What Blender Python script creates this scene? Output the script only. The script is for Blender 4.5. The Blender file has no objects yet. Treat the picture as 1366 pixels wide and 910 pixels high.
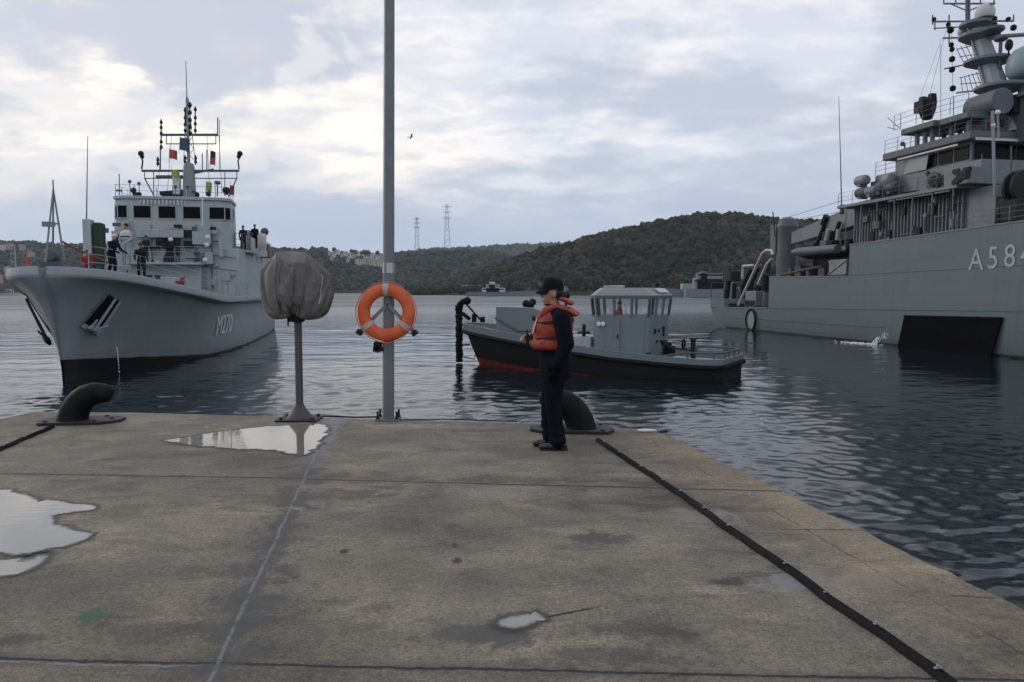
import bpy, bmesh, math, random
import numpy as np
from mathutils import Vector, Matrix, noise
rad = math.radians
random.seed(7)
rng = np.random.default_rng(7)
S = bpy.context.scene
COL = S.collection
# ------------------------------------------------------------------ camera, sky, sun, exposure
FPX, CX, CY, PIT, EYE = 1000.0, 683.0, 455.0, math.atan(67/1000), 1.64
WATER = -2.36
cam = bpy.data.cameras.new('camera'); camo = bpy.data.objects.new('camera', cam); COL.objects.link(camo)
cam.sensor_fit = 'HORIZONTAL'; cam.sensor_width = 36.0; cam.lens = 36.0*FPX/1366.0
cam.clip_start = 0.05; cam.clip_end = 20000
camo.location = (0, 0, EYE); camo.rotation_euler = (math.pi/2-PIT, 0, 0)
S.camera = camo
S.view_settings.view_transform = 'Standard'; S.view_settings.look = 'None'
S.view_settings.exposure = 0.38; S.view_settings.gamma = 1.0
S.view_settings.use_curve_mapping = False
S.render.engine = 'CYCLES'
S.cycles.use_denoising = True
S.cycles.max_bounces = 6
S.cycles.volume_bounces = 0

class NT:
    """small helper for node trees"""
    def __init__(s, tree): s.t = tree; s.n = tree.nodes; s.l = tree.links
    def new(s, k, **kw):
        n = s.n.new(k)
        for a, b in kw.items(): setattr(n, a, b)
        return n
    def put(s, sock, v):
        if v is None: return
        if isinstance(v, bpy.types.NodeSocket): s.l.new(v, sock)
        else:
            if isinstance(v, (tuple, list)) and len(v) == 3 and sock.type == 'RGBA': v = (*v, 1)
            sock.default_value = v
    def m(s, op, a, b=None, c=None, clamp=False):
        n = s.new('ShaderNodeMath', operation=op, use_clamp=clamp)
        for i, v in enumerate((a, b, c)): s.put(n.inputs[i], v) if v is not None else None
        return n.outputs[0]
    def vm(s, op, a, b=None, scale=None):
        n = s.new('ShaderNodeVectorMath', operation=op)
        s.put(n.inputs[0], a)
        if b is not None: s.put(n.inputs[1], b)
        if scale is not None: s.put(n.inputs['Scale'], scale)
        return n.outputs['Value'] if op in ('DOT_PRODUCT', 'LENGTH', 'DISTANCE') else n.outputs[0]
    def mix(s, f, a, b, blend='MIX'):
        n = s.new('ShaderNodeMix', data_type='RGBA', blend_type=blend)
        s.put(n.inputs['Factor'], f); s.put(n.inputs[6], a); s.put(n.inputs[7], b)
        return n.outputs[2]
    def noise(s, vec, scale=1, detail=4, rough=.55, dist=0):
        n = s.new('ShaderNodeTexNoise'); s.put(n.inputs['Vector'], vec)
        for k, v in (('Scale', scale), ('Detail', detail), ('Roughness', rough), ('Distortion', dist)): s.put(n.inputs[k], v)
        return n.outputs['Fac']
    def sstep(s, x, lo, hi, a=0.0, b=1.0):
        n = s.new('ShaderNodeMapRange', interpolation_type='SMOOTHSTEP'); s.put(n.inputs[0], x)
        for i, v in enumerate((lo, hi, a, b)): s.put(n.inputs[i+1], v)
        return n.outputs[0]
    def sep(s, v):
        n = s.new('ShaderNodeSeparateXYZ'); s.put(n.inputs[0], v); return n.outputs
    def comb(s, x, y, z):
        n = s.new('ShaderNodeCombineXYZ')
        for i, v in enumerate((x, y, z)): s.put(n.inputs[i], v)
        return n.outputs[0]
    def mapv(s, v, scale=(1, 1, 1), loc=(0, 0, 0), rot=(0, 0, 0)):
        n = s.new('ShaderNodeMapping'); s.put(n.inputs[0], v)
        n.inputs['Scale'].default_value = scale; n.inputs['Location'].default_value = loc; n.inputs['Rotation'].default_value = rot
        return n.outputs[0]
    def bump(s, h, strength=.3, dist=.01, normal=None):
        n = s.new('ShaderNodeBump'); s.put(n.inputs['Height'], h)
        s.put(n.inputs['Strength'], strength); s.put(n.inputs['Distance'], dist)
        if normal is not None: s.put(n.inputs['Normal'], normal)
        return n.outputs[0]

SUN_EL, SUN_AZ = rad(20), rad(-58)          # azimuth measured from +Y towards +X
wd = bpy.data.worlds.new('World'); S.world = wd; wd.use_nodes = True
w = NT(wd.node_tree); bg = w.n['Background']
sky = w.new('ShaderNodeTexSky', sky_type='NISHITA'); sky.sun_disc = False
sky.sun_elevation = SUN_EL; sky.sun_rotation = SUN_AZ
d = w.new('ShaderNodeTexCoord').outputs['Generated']
dx, dy, dz = w.sep(d)[:3]
zc = w.m('MAXIMUM', dz, 0.0)
den = w.m('ADD', zc, 0.26)
p2 = w.comb(w.m('DIVIDE', dx, den), w.m('DIVIDE', dy, den), w.m('MULTIPLY', dz, 1.5))
n1 = w.noise(w.mapv(p2, (1.0, 1.1, 1), (3.1, 1.7, 0)), 1.9, 12, .56, .3)
n2 = w.noise(w.mapv(p2, (.9, 1.3, 1), (9.3, 4.2, 2)), 4.2, 9, .58, .2)
n3 = w.noise(w.mapv(p2, (1, 1, 1), (.7, 7.7, 0)), .8, 5, .5, 0)
cl = w.m('ADD', w.m('MULTIPLY', n1, .62), w.m('ADD', w.m('MULTIPLY', n2, .22), w.m('MULTIPLY', n3, .30)))
lum = w.sstep(cl, .505, .63)
warmdir = w.vm('DOT_PRODUCT', d, (-.62, .77, .14))
warm = w.sstep(warmdir, .78, .985)
hi = w.mix(warm, (6.75, 6.65, 6.85), (9.0, 8.05, 6.9))
lo = w.mix(warm, (4.4, 4.5, 5.0), (4.9, 4.8, 5.1))
clouds = w.mix(lum, lo, hi)
# heaped cloud with crisp sunlit rims towards the low sun
bil = w.noise(w.mapv(p2, (1.0, 1.0, 1), (1.3, 5.1, 4)), 2.7, 13, .55, .5)
bil = w.m('MULTIPLY', w.sstep(w.m('ADD', bil, w.m('MULTIPLY', w.m('SUBTRACT', n3, .5), .5)), 500.e-3, .575), w.m('MULTIPLY', w.sstep(warmdir, .74, .95), w.sstep(dz, .03, .12)))
clouds = w.mix(w.m('MULTIPLY', bil, .8), clouds, w.mix(n2, (6.6, 6.1, 5.8), (10.5, 9.5, 8.0)))
# blue-grey gaps between the sheets, and the clear strip above the hills
gap = w.sstep(w.m('ADD', n2, w.m('MULTIPLY', n3, .6)), .98, .74)
clouds = w.mix(w.m('MULTIPLY', gap, .45), clouds, (3.5, 4.1, 5.2))
edge = w.m('ADD', dz, w.m('MULTIPLY', w.m('SUBTRACT', n1, .5), .10))
strip = w.sstep(edge, .185, .07)
low = w.mix(w.sstep(dz, .0, .12), (3.15, 4.15, 5.5), (3.5, 3.95, 4.95))
final = w.mix(w.m('MULTIPLY', strip, .88), clouds, low)
final = w.mix(.06, final, sky.outputs[0])
below = w.sstep(dz, -.01, -.2)
final = w.mix(below, final, (1.2, 1.4, 1.6))
w.put(bg.inputs['Color'], final); bg.inputs['Strength'].default_value = 0.116
sl = bpy.data.lights.new('sun', 'SUN'); sl.energy = 0.55; sl.angle = rad(22); sl.color = (1, .93, .84)
so = bpy.data.objects.new('sun', sl); COL.objects.link(so)
sd = Vector((math.sin(SUN_AZ)*math.cos(SUN_EL), math.cos(SUN_AZ)*math.cos(SUN_EL), math.sin(SUN_EL)))
so.rotation_euler = sd.to_track_quat('Z', 'Y').to_euler(); so.location = (-60, 60, 60)

# ------------------------------------------------------------------ geometry helpers
CP, SP = math.cos(PIT), math.sin(PIT)
def ray(px, py):
    u = (px-CX)/FPX; v = (CY-py)/FPX
    return Vector((u, CP+v*SP, -SP+v*CP))
def gnd(px, py, z=0.0):
    r = ray(px, py); return Vector((0, 0, EYE)) + r*((z-EYE)/r.z)
def at(px, py, Y):
    r = ray(px, py); return Vector((0, 0, EYE)) + r*(Y/r.y)
class Frame:
    """a thing's own axes: x, y, z of its base"""
    def __init__(s, o, yaw):
        s.o = Vector(o); s.yaw = yaw
        s.A = (Vector((math.cos(yaw), math.sin(yaw), 0)), Vector((-math.sin(yaw), math.cos(yaw), 0)), Vector((0, 0, 1)))
    def on(s, px, py, ax, val):
        r = ray(px, py); c = Vector((0, 0, EYE)) - s.o
        t = (val - c.dot(s.A[ax]))/r.dot(s.A[ax]); P = c + r*t
        return Vector([P.dot(a) for a in s.A])
    def world(s, p): return s.o + s.A[0]*p[0] + s.A[1]*p[1] + s.A[2]*p[2]

TMP = bpy.data.scenes.new('workbench')
def evaluated_mesh(o):
    """mesh of an object with its modifiers, worked out in an empty side scene (fast)"""
    TMP.collection.objects.link(o); vl = TMP.view_layers[0]; vl.update()
    me = bpy.data.meshes.new_from_object(o.evaluated_get(vl.depsgraph)); TMP.collection.objects.unlink(o); return me
_ico = {}
def ico(n):
    if n not in _ico:
        b = bmesh.new(); bmesh.ops.create_icosphere(b, subdivisions=n, radius=1)
        b.verts.ensure_lookup_table()
        _ico[n] = ([v.co.copy() for v in b.verts], [tuple(v.index for v in f.verts) for f in b.faces]); b.free()
    return _ico[n]
def frame_of(dv):
    dv = dv.normalized(); a = Vector((0, 0, 1)) if abs(dv.z) < .9 else Vector((1, 0, 0))
    x = dv.cross(a).normalized(); return x, dv.cross(x).normalized()
class MB:
    def __init__(s): s.v = []; s.f = []; s.mi = []; s.cur = 0
    def add(s, vs, fs, M=None):
        o = len(s.v)
        s.v += [tuple(M @ Vector(q)) if M is not None else tuple(q) for q in vs]
        s.f += [tuple(i+o for i in q) for q in fs]; s.mi += [s.cur]*len(fs); return s
    def box(s, c, size, rz=0, M=None, taper=(1, 1)):
        x, y, z = size[0]/2, size[1]/2, size[2]/2
        vs = [(-x, -y, -z), (x, -y, -z), (x, y, -z), (-x, y, -z)]
        vs += [(a*taper[0], b*taper[1], z) for a, b, _ in vs]
        T = Matrix.Translation(Vector(c)) @ Matrix.Rotation(rz, 4, 'Z')
        if M is not None: T = Matrix.Translation(Vector(c)) @ M
        return s.add(vs, [(3, 2, 1, 0), (4, 5, 6, 7), (0, 1, 5, 4), (1, 2, 6, 5), (2, 3, 7, 6), (3, 0, 4, 7)], T)
    def bx(s, x0, x1, y0, y1, z0, z1): return s.box(((x0+x1)/2, (y0+y1)/2, (z0+z1)/2), (abs(x1-x0), abs(y1-y0), abs(z1-z0)))
    def beam(s, a, b, wx, wy=None, up=(0, 0, 1)):
        a, b = Vector(a), Vector(b); dv = (b-a).normalized(); u = Vector(up)
        if abs(dv.dot(u)) > .98: u = Vector((1, 0, 0))
        x = dv.cross(u).normalized()*wx/2; y = dv.cross(x).normalized()*(wy or wx)/2
        vs = [a-x-y, a+x-y, a+x+y, a-x+y, b-x-y, b+x-y, b+x+y, b-x+y]
        return s.add(vs, [(3, 2, 1, 0), (4, 5, 6, 7), (0, 1, 5, 4), (1, 2, 6, 5), (2, 3, 7, 6), (3, 0, 4, 7)])
    def tube(s, pts, r, n=8, cap=True):
        pts = [Vector(p) for p in pts]; k = len(pts)
        rs = r if isinstance(r, (list, tuple)) else [r]*k
        vs = []; x = None
        for i, p in enumerate(pts):
            dv = (pts[min(i+1, k-1)]-pts[max(i-1, 0)]).normalized()
            if x is None: x, y = frame_of(dv)
            else:
                x = (x-dv*x.dot(dv)).normalized(); y = dv.cross(x)
            for j in range(n):
                a = 2*math.pi*j/n; vs.append(p+(x*math.cos(a)+y*math.sin(a))*rs[i])
        fs = [(i*n+j, i*n+(j+1) % n, (i+1)*n+(j+1) % n, (i+1)*n+j) for i in range(k-1) for j in range(n)]
        if cap: fs += [tuple(range(n-1, -1, -1)), tuple(range((k-1)*n, k*n))]
        return s.add(vs, fs)
    def lathe(s, prof, c=(0, 0, 0), n=16, M=None):
        vs = []; k = len(prof)
        for r, z in prof:
            for j in range(n):
                a = 2*math.pi*j/n; vs.append((r*math.cos(a), r*math.sin(a), z))
        fs = [(i*n+j, i*n+(j+1) % n, (i+1)*n+(j+1) % n, (i+1)*n+j) for i in range(k-1) for j in range(n)]
        fs += [tuple(range(n-1, -1, -1)), tuple(range((k-1)*n, k*n))]
        T = Matrix.Translation(Vector(c))
        return s.add(vs, fs, T @ M if M is not None else T)
    def ball(s, c, r, sub=2, M=None):
        v, f = ico(sub); r = (r, r, r) if not isinstance(r, (tuple, list)) else r
        T = Matrix.Translation(Vector(c)) @ (M if M is not None else Matrix.Identity(4)) @ Matrix.Diagonal((*r, 1))
        return s.add(v, f, T)
    def cap(s, a, ra, b, rb, n=14):
        a, b = Vector(a), Vector(b); dv = (b-a)
        s.ball(a, ra, 2); s.ball(b, rb, 2)
        if dv.length > 1e-4: s.tube([a, b], [ra*.995, rb*.995], n)
        return s
    def prism(s, poly, h, M=None):
        n = len(poly); vs = [(x, y, 0) for x, y in poly]+[(x, y, h) for x, y in poly]
        fs = [tuple(range(n-1, -1, -1)), tuple(range(n, 2*n))]+[(i, (i+1) % n, n+(i+1) % n, n+i) for i in range(n)]
        return s.add(vs, fs, M)
    def plate(s, pts, th):
        """flat outline in space (list of points), given thickness along its normal"""
        pts = [Vector(p) for p in pts]; n = len(pts)
        nm = Vector((0, 0, 0))
        for i in range(n): nm += (pts[i]-pts[0]).cross(pts[(i+1) % n]-pts[0])
        nm.normalize(); vs = [p-nm*th/2 for p in pts]+[p+nm*th/2 for p in pts]
        fs = [tuple(range(n-1, -1, -1)), tuple(range(n, 2*n))]+[(i, (i+1) % n, n+(i+1) % n, n+i) for i in range(n)]
        return s.add(vs, fs)
    def grid(s, rows, closed=False):
        k = len(rows); n = len(rows[0]); vs = [p for r in rows for p in r]
        m_ = n if closed else n-1
        return s.add(vs, [(i*n+j, i*n+(j+1) % n, (i+1)*n+(j+1) % n, (i+1)*n+j) for i in range(k-1) for j in range(m_)])
    def split(s, name, mats, parent=None, smooth=35, bevel=0):
        """every separate piece becomes a part of its own"""
        par = list(range(len(s.v)))
        def root_(i):
            while par[i] != i: par[i] = par[par[i]]; i = par[i]
            return i
        for q in s.f:
            for i in q[1:]: par[root_(i)] = root_(q[0])
        groups = {}
        for k, q in enumerate(s.f): groups.setdefault(root_(q[0]), []).append(k)
        for ks in groups.values():
            ids = sorted({i for k in ks for i in s.f[k]}); mp = {i: j for j, i in enumerate(ids)}
            b = MB(); b.v = [s.v[i] for i in ids]; b.f = [tuple(mp[i] for i in s.f[k]) for k in ks]; b.mi = [0]*len(ks)
            b.build(name, mats, parent, smooth, None, bevel)
    def build(s, name, mats, parent=None, smooth=35, loc=None, bevel=0):
        me = bpy.data.meshes.new(name); me.from_pydata(s.v, [], s.f)
        mats = mats if isinstance(mats, (list, tuple)) else [mats]
        for q in mats: me.materials.append(q)
        if len(mats) > 1: me.polygons.foreach_set('material_index', s.mi)
        b = bmesh.new(); b.from_mesh(me); bmesh.ops.recalc_face_normals(b, faces=b.faces); b.to_mesh(me); b.free()
        if smooth:
            me.polygons.foreach_set('use_smooth', [True]*len(me.polygons)); me.set_sharp_from_angle(angle=rad(smooth))
        me.update()
        o = bpy.data.objects.new(name, me); COL.objects.link(o)
        if parent is not None: o.parent = parent
        if loc is not None: o.location = loc
        if bevel:
            bm_ = o.modifiers.new('bevel', 'BEVEL'); bm_.width = bevel; bm_.segments = 2; bm_.limit_method = 'ANGLE'
        return o
def tag(o, label=None, cat=None, group=None, kind=None):
    if label: o['label'] = label
    if cat: o['category'] = cat
    if group: o['group'] = group
    if kind: o['kind'] = kind
    return o
def empty(name, loc, rz=0, label=None, cat=None, group=None):
    o = bpy.data.objects.new(name, None); COL.objects.link(o); o.empty_display_size = .2
    o.location = loc; o.rotation_euler = (0, 0, rz)
    return tag(o, label, cat, group)
def copy_tree(o, parent=None):
    c = o.copy(); COL.objects.link(c)
    if parent is not None: c.parent = parent
    for ch in o.children: copy_tree(ch, c)
    return c
def lerp(a, b, t): return a+(b-a)*t
def interp(x, xs, ys): return float(np.interp(x, xs, ys))

# ------------------------------------------------------------------ materials
def material(name):
    m = bpy.data.materials.new(name); m.use_nodes = True
    t = NT(m.node_tree); return m, t, t.n['Principled BSDF']
_mc = {}
def paint(name, col, rough=.55, metal=0.0, var=.12, scale=1.5, streak=.0, scol=None, bump=0.0, bscale=60, spec=.4):
    """painted or bare surface with patchy tone, weather streaks and a little unevenness"""
    if name in _mc: return _mc[name]
    m, t, b = material(name)
    oc = t.new('ShaderNodeTexCoord').outputs['Object']
    n = t.noise(oc, scale, 6, .6)
    c = t.mix(n, tuple(x*(1-var) for x in col), tuple(min(1, x*(1+var)) for x in col))
    if streak:
        sn = t.noise(t.mapv(oc, (2.6, 2.6, .22)), 1.3, 7, .65)
        f = t.m('MULTIPLY', t.sstep(sn, .5, .78), streak)
        c = t.mix(f, c, scol or tuple(x*.5 for x in col))
    t.put(b.inputs['Base Color'], c)
    rn = t.noise(oc, scale*3, 4, .5)
    t.put(b.inputs['Roughness'], t.sstep(rn, .2, .8, max(.02, rough-.1), min(1, rough+.1)))
    b.inputs['Metallic'].default_value = metal; b.inputs['Specular IOR Level'].default_value = spec
    if bump:
        t.put(b.inputs['Normal'], t.bump(t.noise(oc, bscale, 5, .6), bump, .01))
    _mc[name] = m; return m
M = dict(
    navy=paint('navy grey paint', (.20, .225, .235), .5, var=.10, scale=.35, streak=.30, scol=(.12, .115, .10)),
    navyd=paint('dark navy grey paint', (.085, .10, .115), .5, var=.14, scale=.4, streak=.30),
    navyl=paint('pale navy grey paint', (.34, .38, .40), .5, var=.08, scale=.5, streak=.28, scol=(.19, .19, .18)),
    tuggrey=paint('tug grey paint', (.165, .20, .205), .45, var=.1, scale=.8, streak=.35, scol=(.12, .12, .11)),
    black=paint('black paint', (.008, .008, .009), .6, var=.4, scale=2, streak=.3, scol=(.018, .016, .013), spec=.12),
    rubber=paint('black rubber', (.009, .009, .010), .75, var=.4, scale=6, bump=.5, bscale=40, spec=.15),
    red=paint('red bottom paint', (.28, .05, .035), .55, var=.25, scale=1.5, streak=.5, scol=(.10, .02, .018)),
    glass=paint('dark window glass', (.0025, .003, .004), .2, var=.2, spec=.07),
    white=paint('white paint', (.72, .73, .72), .45, var=.06, scale=2, streak=.15),
    pale=paint('pale canvas', (.52, .52, .50), .7, var=.1, scale=4),
    steel=paint('galvanised steel', (.17, .185, .195), .5, metal=.3, var=.2, scale=9, streak=.5, scol=(.09, .09, .09)),
    dark=paint('dark fittings', (.016, .018, .020), .6, var=.3, scale=4, spec=.2),
    mid=paint('mid grey fittings', (.085, .095, .105), .55, var=.25, scale=3, spec=.3),
    orange=paint('orange fabric', (.50, .11, .04), .6, var=.12, scale=6),
    redf=paint('red fabric', (.26, .025, .028), .7, var=.2, scale=6),
    yellow=paint('yellow fabric', (.62, .52, .06), .7, var=.1, scale=6),
    greenf=paint('green canvas', (.022, .045, .032), .8, var=.3, scale=5),
    navyblue=paint('navy blue cloth', (.010, .012, .024), .85, var=.25, scale=9, bump=.4, bscale=90, spec=.1),
    skin=paint('skin', (.38, .195, .125), .6, var=.12, scale=15),
    helmet=paint('pale helmet', (.6, .5, .5), .4, var=.05),
    deck=paint('grey deck paint', (.13, .14, .14), .75, var=.2, scale=.8),
    tarp=paint('white reflective tape', (.8, .8, .8), .4, var=.05),
)
# ------------------------------------------------------------------ water
def build_water():
    ys = [4.0]
    while ys[-1] < 3300: ys.append(ys[-1]+max(.045, (.0042 if ys[-1] < 130 else .013)*ys[-1]))
    ys = np.array([-60., -30., -12., -5., 0., 2.5]+ys); us = np.linspace(-1.05, 1.05, 860)
    Y = np.repeat(ys[:, None], len(us), 1); Xw = us[None, :]*(np.abs(Y)+9.0)
    Z = np.zeros_like(Y); DX = np.zeros_like(Y); DY = np.zeros_like(Y)
    step = np.gradient(ys)[:, None]*np.ones_like(Y)+.0022*np.abs(Y)
    # large gusts: rough and smooth patches
    g = .75+.35*np.sin(Xw*.09+Y*.05+1.0)*np.sin(Y*.07-Xw*.03)+.15*np.sin(Xw*.31-Y*.23)
    for lam, n, slope in ((9, 5, .008), (4.5, 7, .013), (2.4, 11, .022), (1.3, 14, .032), (.75, 18, .068), (.42, 20, .115), (.25, 18, .080)):
        for k in range(n):
            L = lam*rng.uniform(.7, 1.4); th = rng.normal(-1.3, .95); kk = 2*math.pi/L
            a = slope/kk*rng.uniform(.5, 1.3)*1.55/math.sqrt(n)
            ph = rng.uniform(0, 6.28)
            q = kk*(Xw*math.cos(th)+Y*math.sin(th))+ph
            fade = np.clip((L/(step*2.2))-1, 0, 1)
            A = a*fade*g*np.clip(1.3-np.abs(Y)/130, .25, 1)
            Z += A*np.cos(q); DX -= A*.95*math.cos(th)*np.sin(q); DY -= A*.95*math.sin(th)*np.sin(q)
    keep = (np.abs(Y) > 2500)
    V = np.stack([Xw+DX, Y+DY, np.where(keep, 0, Z)], -1).reshape(-1, 3)
    r, c = Y.shape; i = np.arange((r-1)*(c-1)); a = (i//(c-1))*c+i % (c-1)
    F = np.stack([a, a+1, a+c+1, a+c], 1).astype(np.int32)
    me = bpy.data.meshes.new('water'); me.vertices.add(len(V)); me.vertices.foreach_set('co', V.ravel())
    me.loops.add(F.size); me.loops.foreach_set('vertex_index', F.ravel())
    me.polygons.add(len(F)); me.polygons.foreach_set('loop_start', np.arange(0, F.size, 4, dtype=np.int32))
    me.update(calc_edges=True); me.polygons.foreach_set('use_smooth', np.ones(len(F), bool))
    m, t, b = material('sea water')
    pos = t.new('ShaderNodeNewGeometry').outputs['Position']
    b.inputs['Base Color'].default_value = (.006, .013, .018, 1); pass
    b.inputs['IOR'].default_value = 1.37
    dist = t.vm('LENGTH', pos)
    patch = t.noise(t.mapv(pos, (.35, 1.0, 1)), .035, 7, .62)
    t.put(b.inputs['Roughness'], t.m('ADD', .05, t.m('MULTIPLY', t.sstep(dist, 45, 260), t.sstep(patch, .3, .7, .26, .44))))
    n1 = t.noise(t.mapv(pos, (1, 1.3, 1)), 4.5, 5, .6, .3)
    n2 = t.noise(t.mapv(pos, (.55, 1.25, 1), (5, 2, 0)), .9, 6, .62, .3)
    n3 = t.noise(t.mapv(pos, (.4, 1.2, 1)), .12, 7, .62)
    h = t.m('ADD', t.m('MULTIPLY', t.m('MULTIPLY', n1, .010), t.sstep(dist, 90, 18)), t.m('MULTIPLY', t.m('MULTIPLY', n2, .05), t.sstep(dist, 25, 110)))
    h = t.m('ADD', h, t.m('MULTIPLY', t.m('MULTIPLY', n3, .12), t.sstep(dist, 120, 500)))
    t.put(b.inputs['Normal'], t.bump(h, .8, 1.0))
    me.materials.append(m)
    o = bpy.data.objects.new('water', me); COL.objects.link(o); o.location = (0, 0, WATER)
    tag(o, 'rippled grey blue harbour water', kind='structure')
build_water()

# ------------------------------------------------------------------ hills and woods
def mesh_np(name, V, F, mat_, colors=None):
    me = bpy.data.meshes.new(name); k = F.shape[1]
    me.vertices.add(len(V)); me.vertices.foreach_set('co', V.astype(np.float32).ravel())
    me.loops.add(F.size); me.loops.foreach_set('vertex_index', F.astype(np.int32).ravel())
    me.polygons.add(len(F)); me.polygons.foreach_set('loop_start', np.arange(0, F.size, k, dtype=np.int32))
    me.update(calc_edges=True); me.validate()
    if colors is not None:
        at_ = me.color_attributes.new('tint', 'FLOAT_COLOR', 'POINT'); at_.data.foreach_set('color', colors.astype(np.float32).ravel())
    me.polygons.foreach_set('use_smooth', np.ones(len(F), bool))
    me.materials.append(mat_)
    o = bpy.data.objects.new(name, me); COL.objects.link(o); return o
def foliage_mat(name):
    m, t, b = material(name)
    a = t.new('ShaderNodeAttribute', attribute_name='tint').outputs['Color']
    pos = t.new('ShaderNodeNewGeometry').outputs['Position']
    n = t.noise(pos, .55, 6, .7)
    c = t.mix(1.0, a, t.mix(t.sstep(n, .32, .72), (.45, .45, .45), (1.45, 1.45, 1.35)), 'MULTIPLY')
    t.put(b.inputs['Base Color'], c); b.inputs['Roughness'].default_value = .9; b.inputs['Specular IOR Level'].default_value = .1
    t.put(b.inputs['Normal'], t.bump(t.noise(pos, 1.3, 5, .7), 1.0, 1.2))
    return m
FOL = foliage_mat('woodland foliage')
mh, th_, bh = material('hillside soil and scrub')
pos_ = th_.new('ShaderNodeNewGeometry').outputs['Position']
hn = th_.noise(pos_, .05, 8, .65); hn2 = th_.noise(pos_, .3, 5, .7)
th_.put(bh.inputs['Base Color'], th_.mix(th_.sstep(hn, .35, .65), (.04, .048, .032), th_.mix(hn2, (.055, .06, .04), (.085, .075, .06))))
bh.inputs['Roughness'].default_value = 1.0; bh.inputs['Specular IOR Level'].default_value = .05
th_.put(bh.inputs['Normal'], th_.bump(hn2, .8, 3))

def proj_y(P):
    z = P.z-EYE; dep = P.y*CP-z*SP; up = P.y*SP+z*CP; return CY-FPX*up/dep
HOUSES = [(441, 338), (447, 340), (452, 337), (458, 342), (463, 339), (469, 341), (474, 343), (480, 339), (486, 342), (492, 345), (498, 341), (505, 344), (510, 342), (444, 345), (466, 347), (500, 347)]
TERRACE = [(480, 352, 11), (487, 353, 9), (493, 350, 16), (500, 354, 12), (508, 355, 15), (514, 352, 9)]
_r = random.Random(4)
SHORE = [(_r.uniform(-20, 52), _r.uniform(360, 388) if i > 6 else _r.uniform(330, 345)) for i in range(22)]
AVOID = [(a, b_, 5) for a, b_ in HOUSES+SHORE]+[(a, b_, 8) for a, b_, c_ in TERRACE]
class Hill:
    def __init__(s, crest, d0, d1, amp):
        s.px = [c[0] for c in crest]; s.py = [c[1] for c in crest]; s.d0 = d0; s.d1 = d1; s.amp = amp
    def pt(s, px, q):
        """q 0 at the shore, 1 at the crest, 2 at the back foot"""
        q_ = min(q, 1.0); D = lerp(s.d0, s.d1, q_) if q <= 1 else s.d1*(1+.45*(q-1))
        wob = noise.noise(Vector((px*.02, s.d0*.01, 0)))
        D0 = D*(1+.05*wob)
        zc = (388-interp(px, s.px, s.py))*D0/1000.0+EYE-WATER
        prof = math.sin(q_*math.pi/2)**.85 if q <= 1 else max(0, 1-(q-1)*.9)
        zc = max(zc, 2.5) if q_ > .02 else zc
        X = (px-683)/1000*D0
        z = zc*prof*1.0
        if .03 < q < 1: z *= 1+s.amp*noise.fractal(Vector((X*.012, D0*.012, 3)), 1, 2, 4)*math.sin(q*math.pi)
        if q <= .0: z = -3
        return Vector((X, D0, WATER+z))
    def build(s, name, p0, p1, n, label):
        rows = [[s.pt(px, q) for px in np.linspace(p0, p1, n)] for q in [0, .015]+list(np.linspace(.05, 1, 22))+[1.25, 1.6, 2.0]]
        b = MB(); b.grid(rows); o = b.build(name, mh, smooth=180)
        return tag(o, label, kind='structure')
    def wood(s, name, count, rad_, sub, per, p0, p1, palette, weights, label, q0=.03, avoid=()):
        iv, if_ = ico(sub); iv = np.array([tuple(v) for v in iv]); if_ = np.array(if_)
        Vs = []; Fs = []; Cs = []; off = 0
        for i in range(count):
            px = random.uniform(p0, p1); q = random.uniform(q0, 1.03)
            P = s.pt(px, min(q, 1.0))
            if avoid:
                pyy = proj_y(P)
                if any(abs(px-a) < ra and -2.5 < pyy-b_ < 6 for a, b_, ra in avoid): continue
            R0 = random.uniform(*rad_)*(1.1 if random.random() < .15 else 1)
            patch = noise.noise(Vector((P.x*.022, P.y*.016, P.z*.05)))
            pal = palette[int(np.clip((patch*.9+.5)*len(palette)+random.uniform(-.9, .9), 0, len(palette)-1))]
            tint = np.array(pal)*random.uniform(.55, 1.5)
            for j in range(per):
                k = 1.0 if per == 1 else random.uniform(.42, .72)
                c = np.array([P.x+random.uniform(-1, 1)*R0*.55*(per > 1), P.y+random.uniform(-1, 1)*R0*.5*(per > 1), P.z+R0*(.35+random.uniform(0, .75)*(per > 1))])
                ph = rng.uniform(0, 6.28, 3)
                dsp = 1+.14*np.sin(iv[:, 0]*4.1+ph[0])*np.sin(iv[:, 1]*3.7+ph[1])+.16*np.sin(iv[:, 2]*6.3+ph[2]+iv[:, 0]*5)+rng.uniform(-.13, .13, len(iv))
                sc = np.array([1, 1, random.uniform(.75, 1.15)])*R0*k
                Vs.append(iv*dsp[:, None]*sc+c); Fs.append(if_+off); off += len(iv)
                tt = tint*random.uniform(.85, 1.15)
                Cs.append(np.tile(np.append(tt, 1), (len(iv), 1)))
        o = mesh_np(name, np.concatenate(Vs), np.concatenate(Fs), FOL, np.concatenate(Cs))
        return tag(o, label, kind='stuff')
GREENS = [(.026, .038, .020), (.034, .046, .024), (.022, .032, .019), (.040, .046, .028), (.066, .061, .044), (.034, .044, .025), (.058, .050, .037), (.076, .060, .040)]
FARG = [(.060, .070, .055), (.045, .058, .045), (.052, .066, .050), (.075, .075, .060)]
near = Hill([(540, 390.5), (575, 386), (610, 379), (640, 367), (680, 352), (720, 343), (760, 331), (800, 319), (850, 309), (900, 299), (930, 294), (970, 293), (1000, 297), (1030, 299), (1080, 302), (1150, 306), (1300, 315), (1500, 335)], 700, 900, .16)
near.build('hill', 535, 1500, 90, 'wooded headland rising from the far shore at right')
near.wood('woodland', 5600, (2.2, 5.4), 2, 3, 552, 1250, GREENS, None, 'mixed evergreen and bare woodland covering the near headland')
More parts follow.
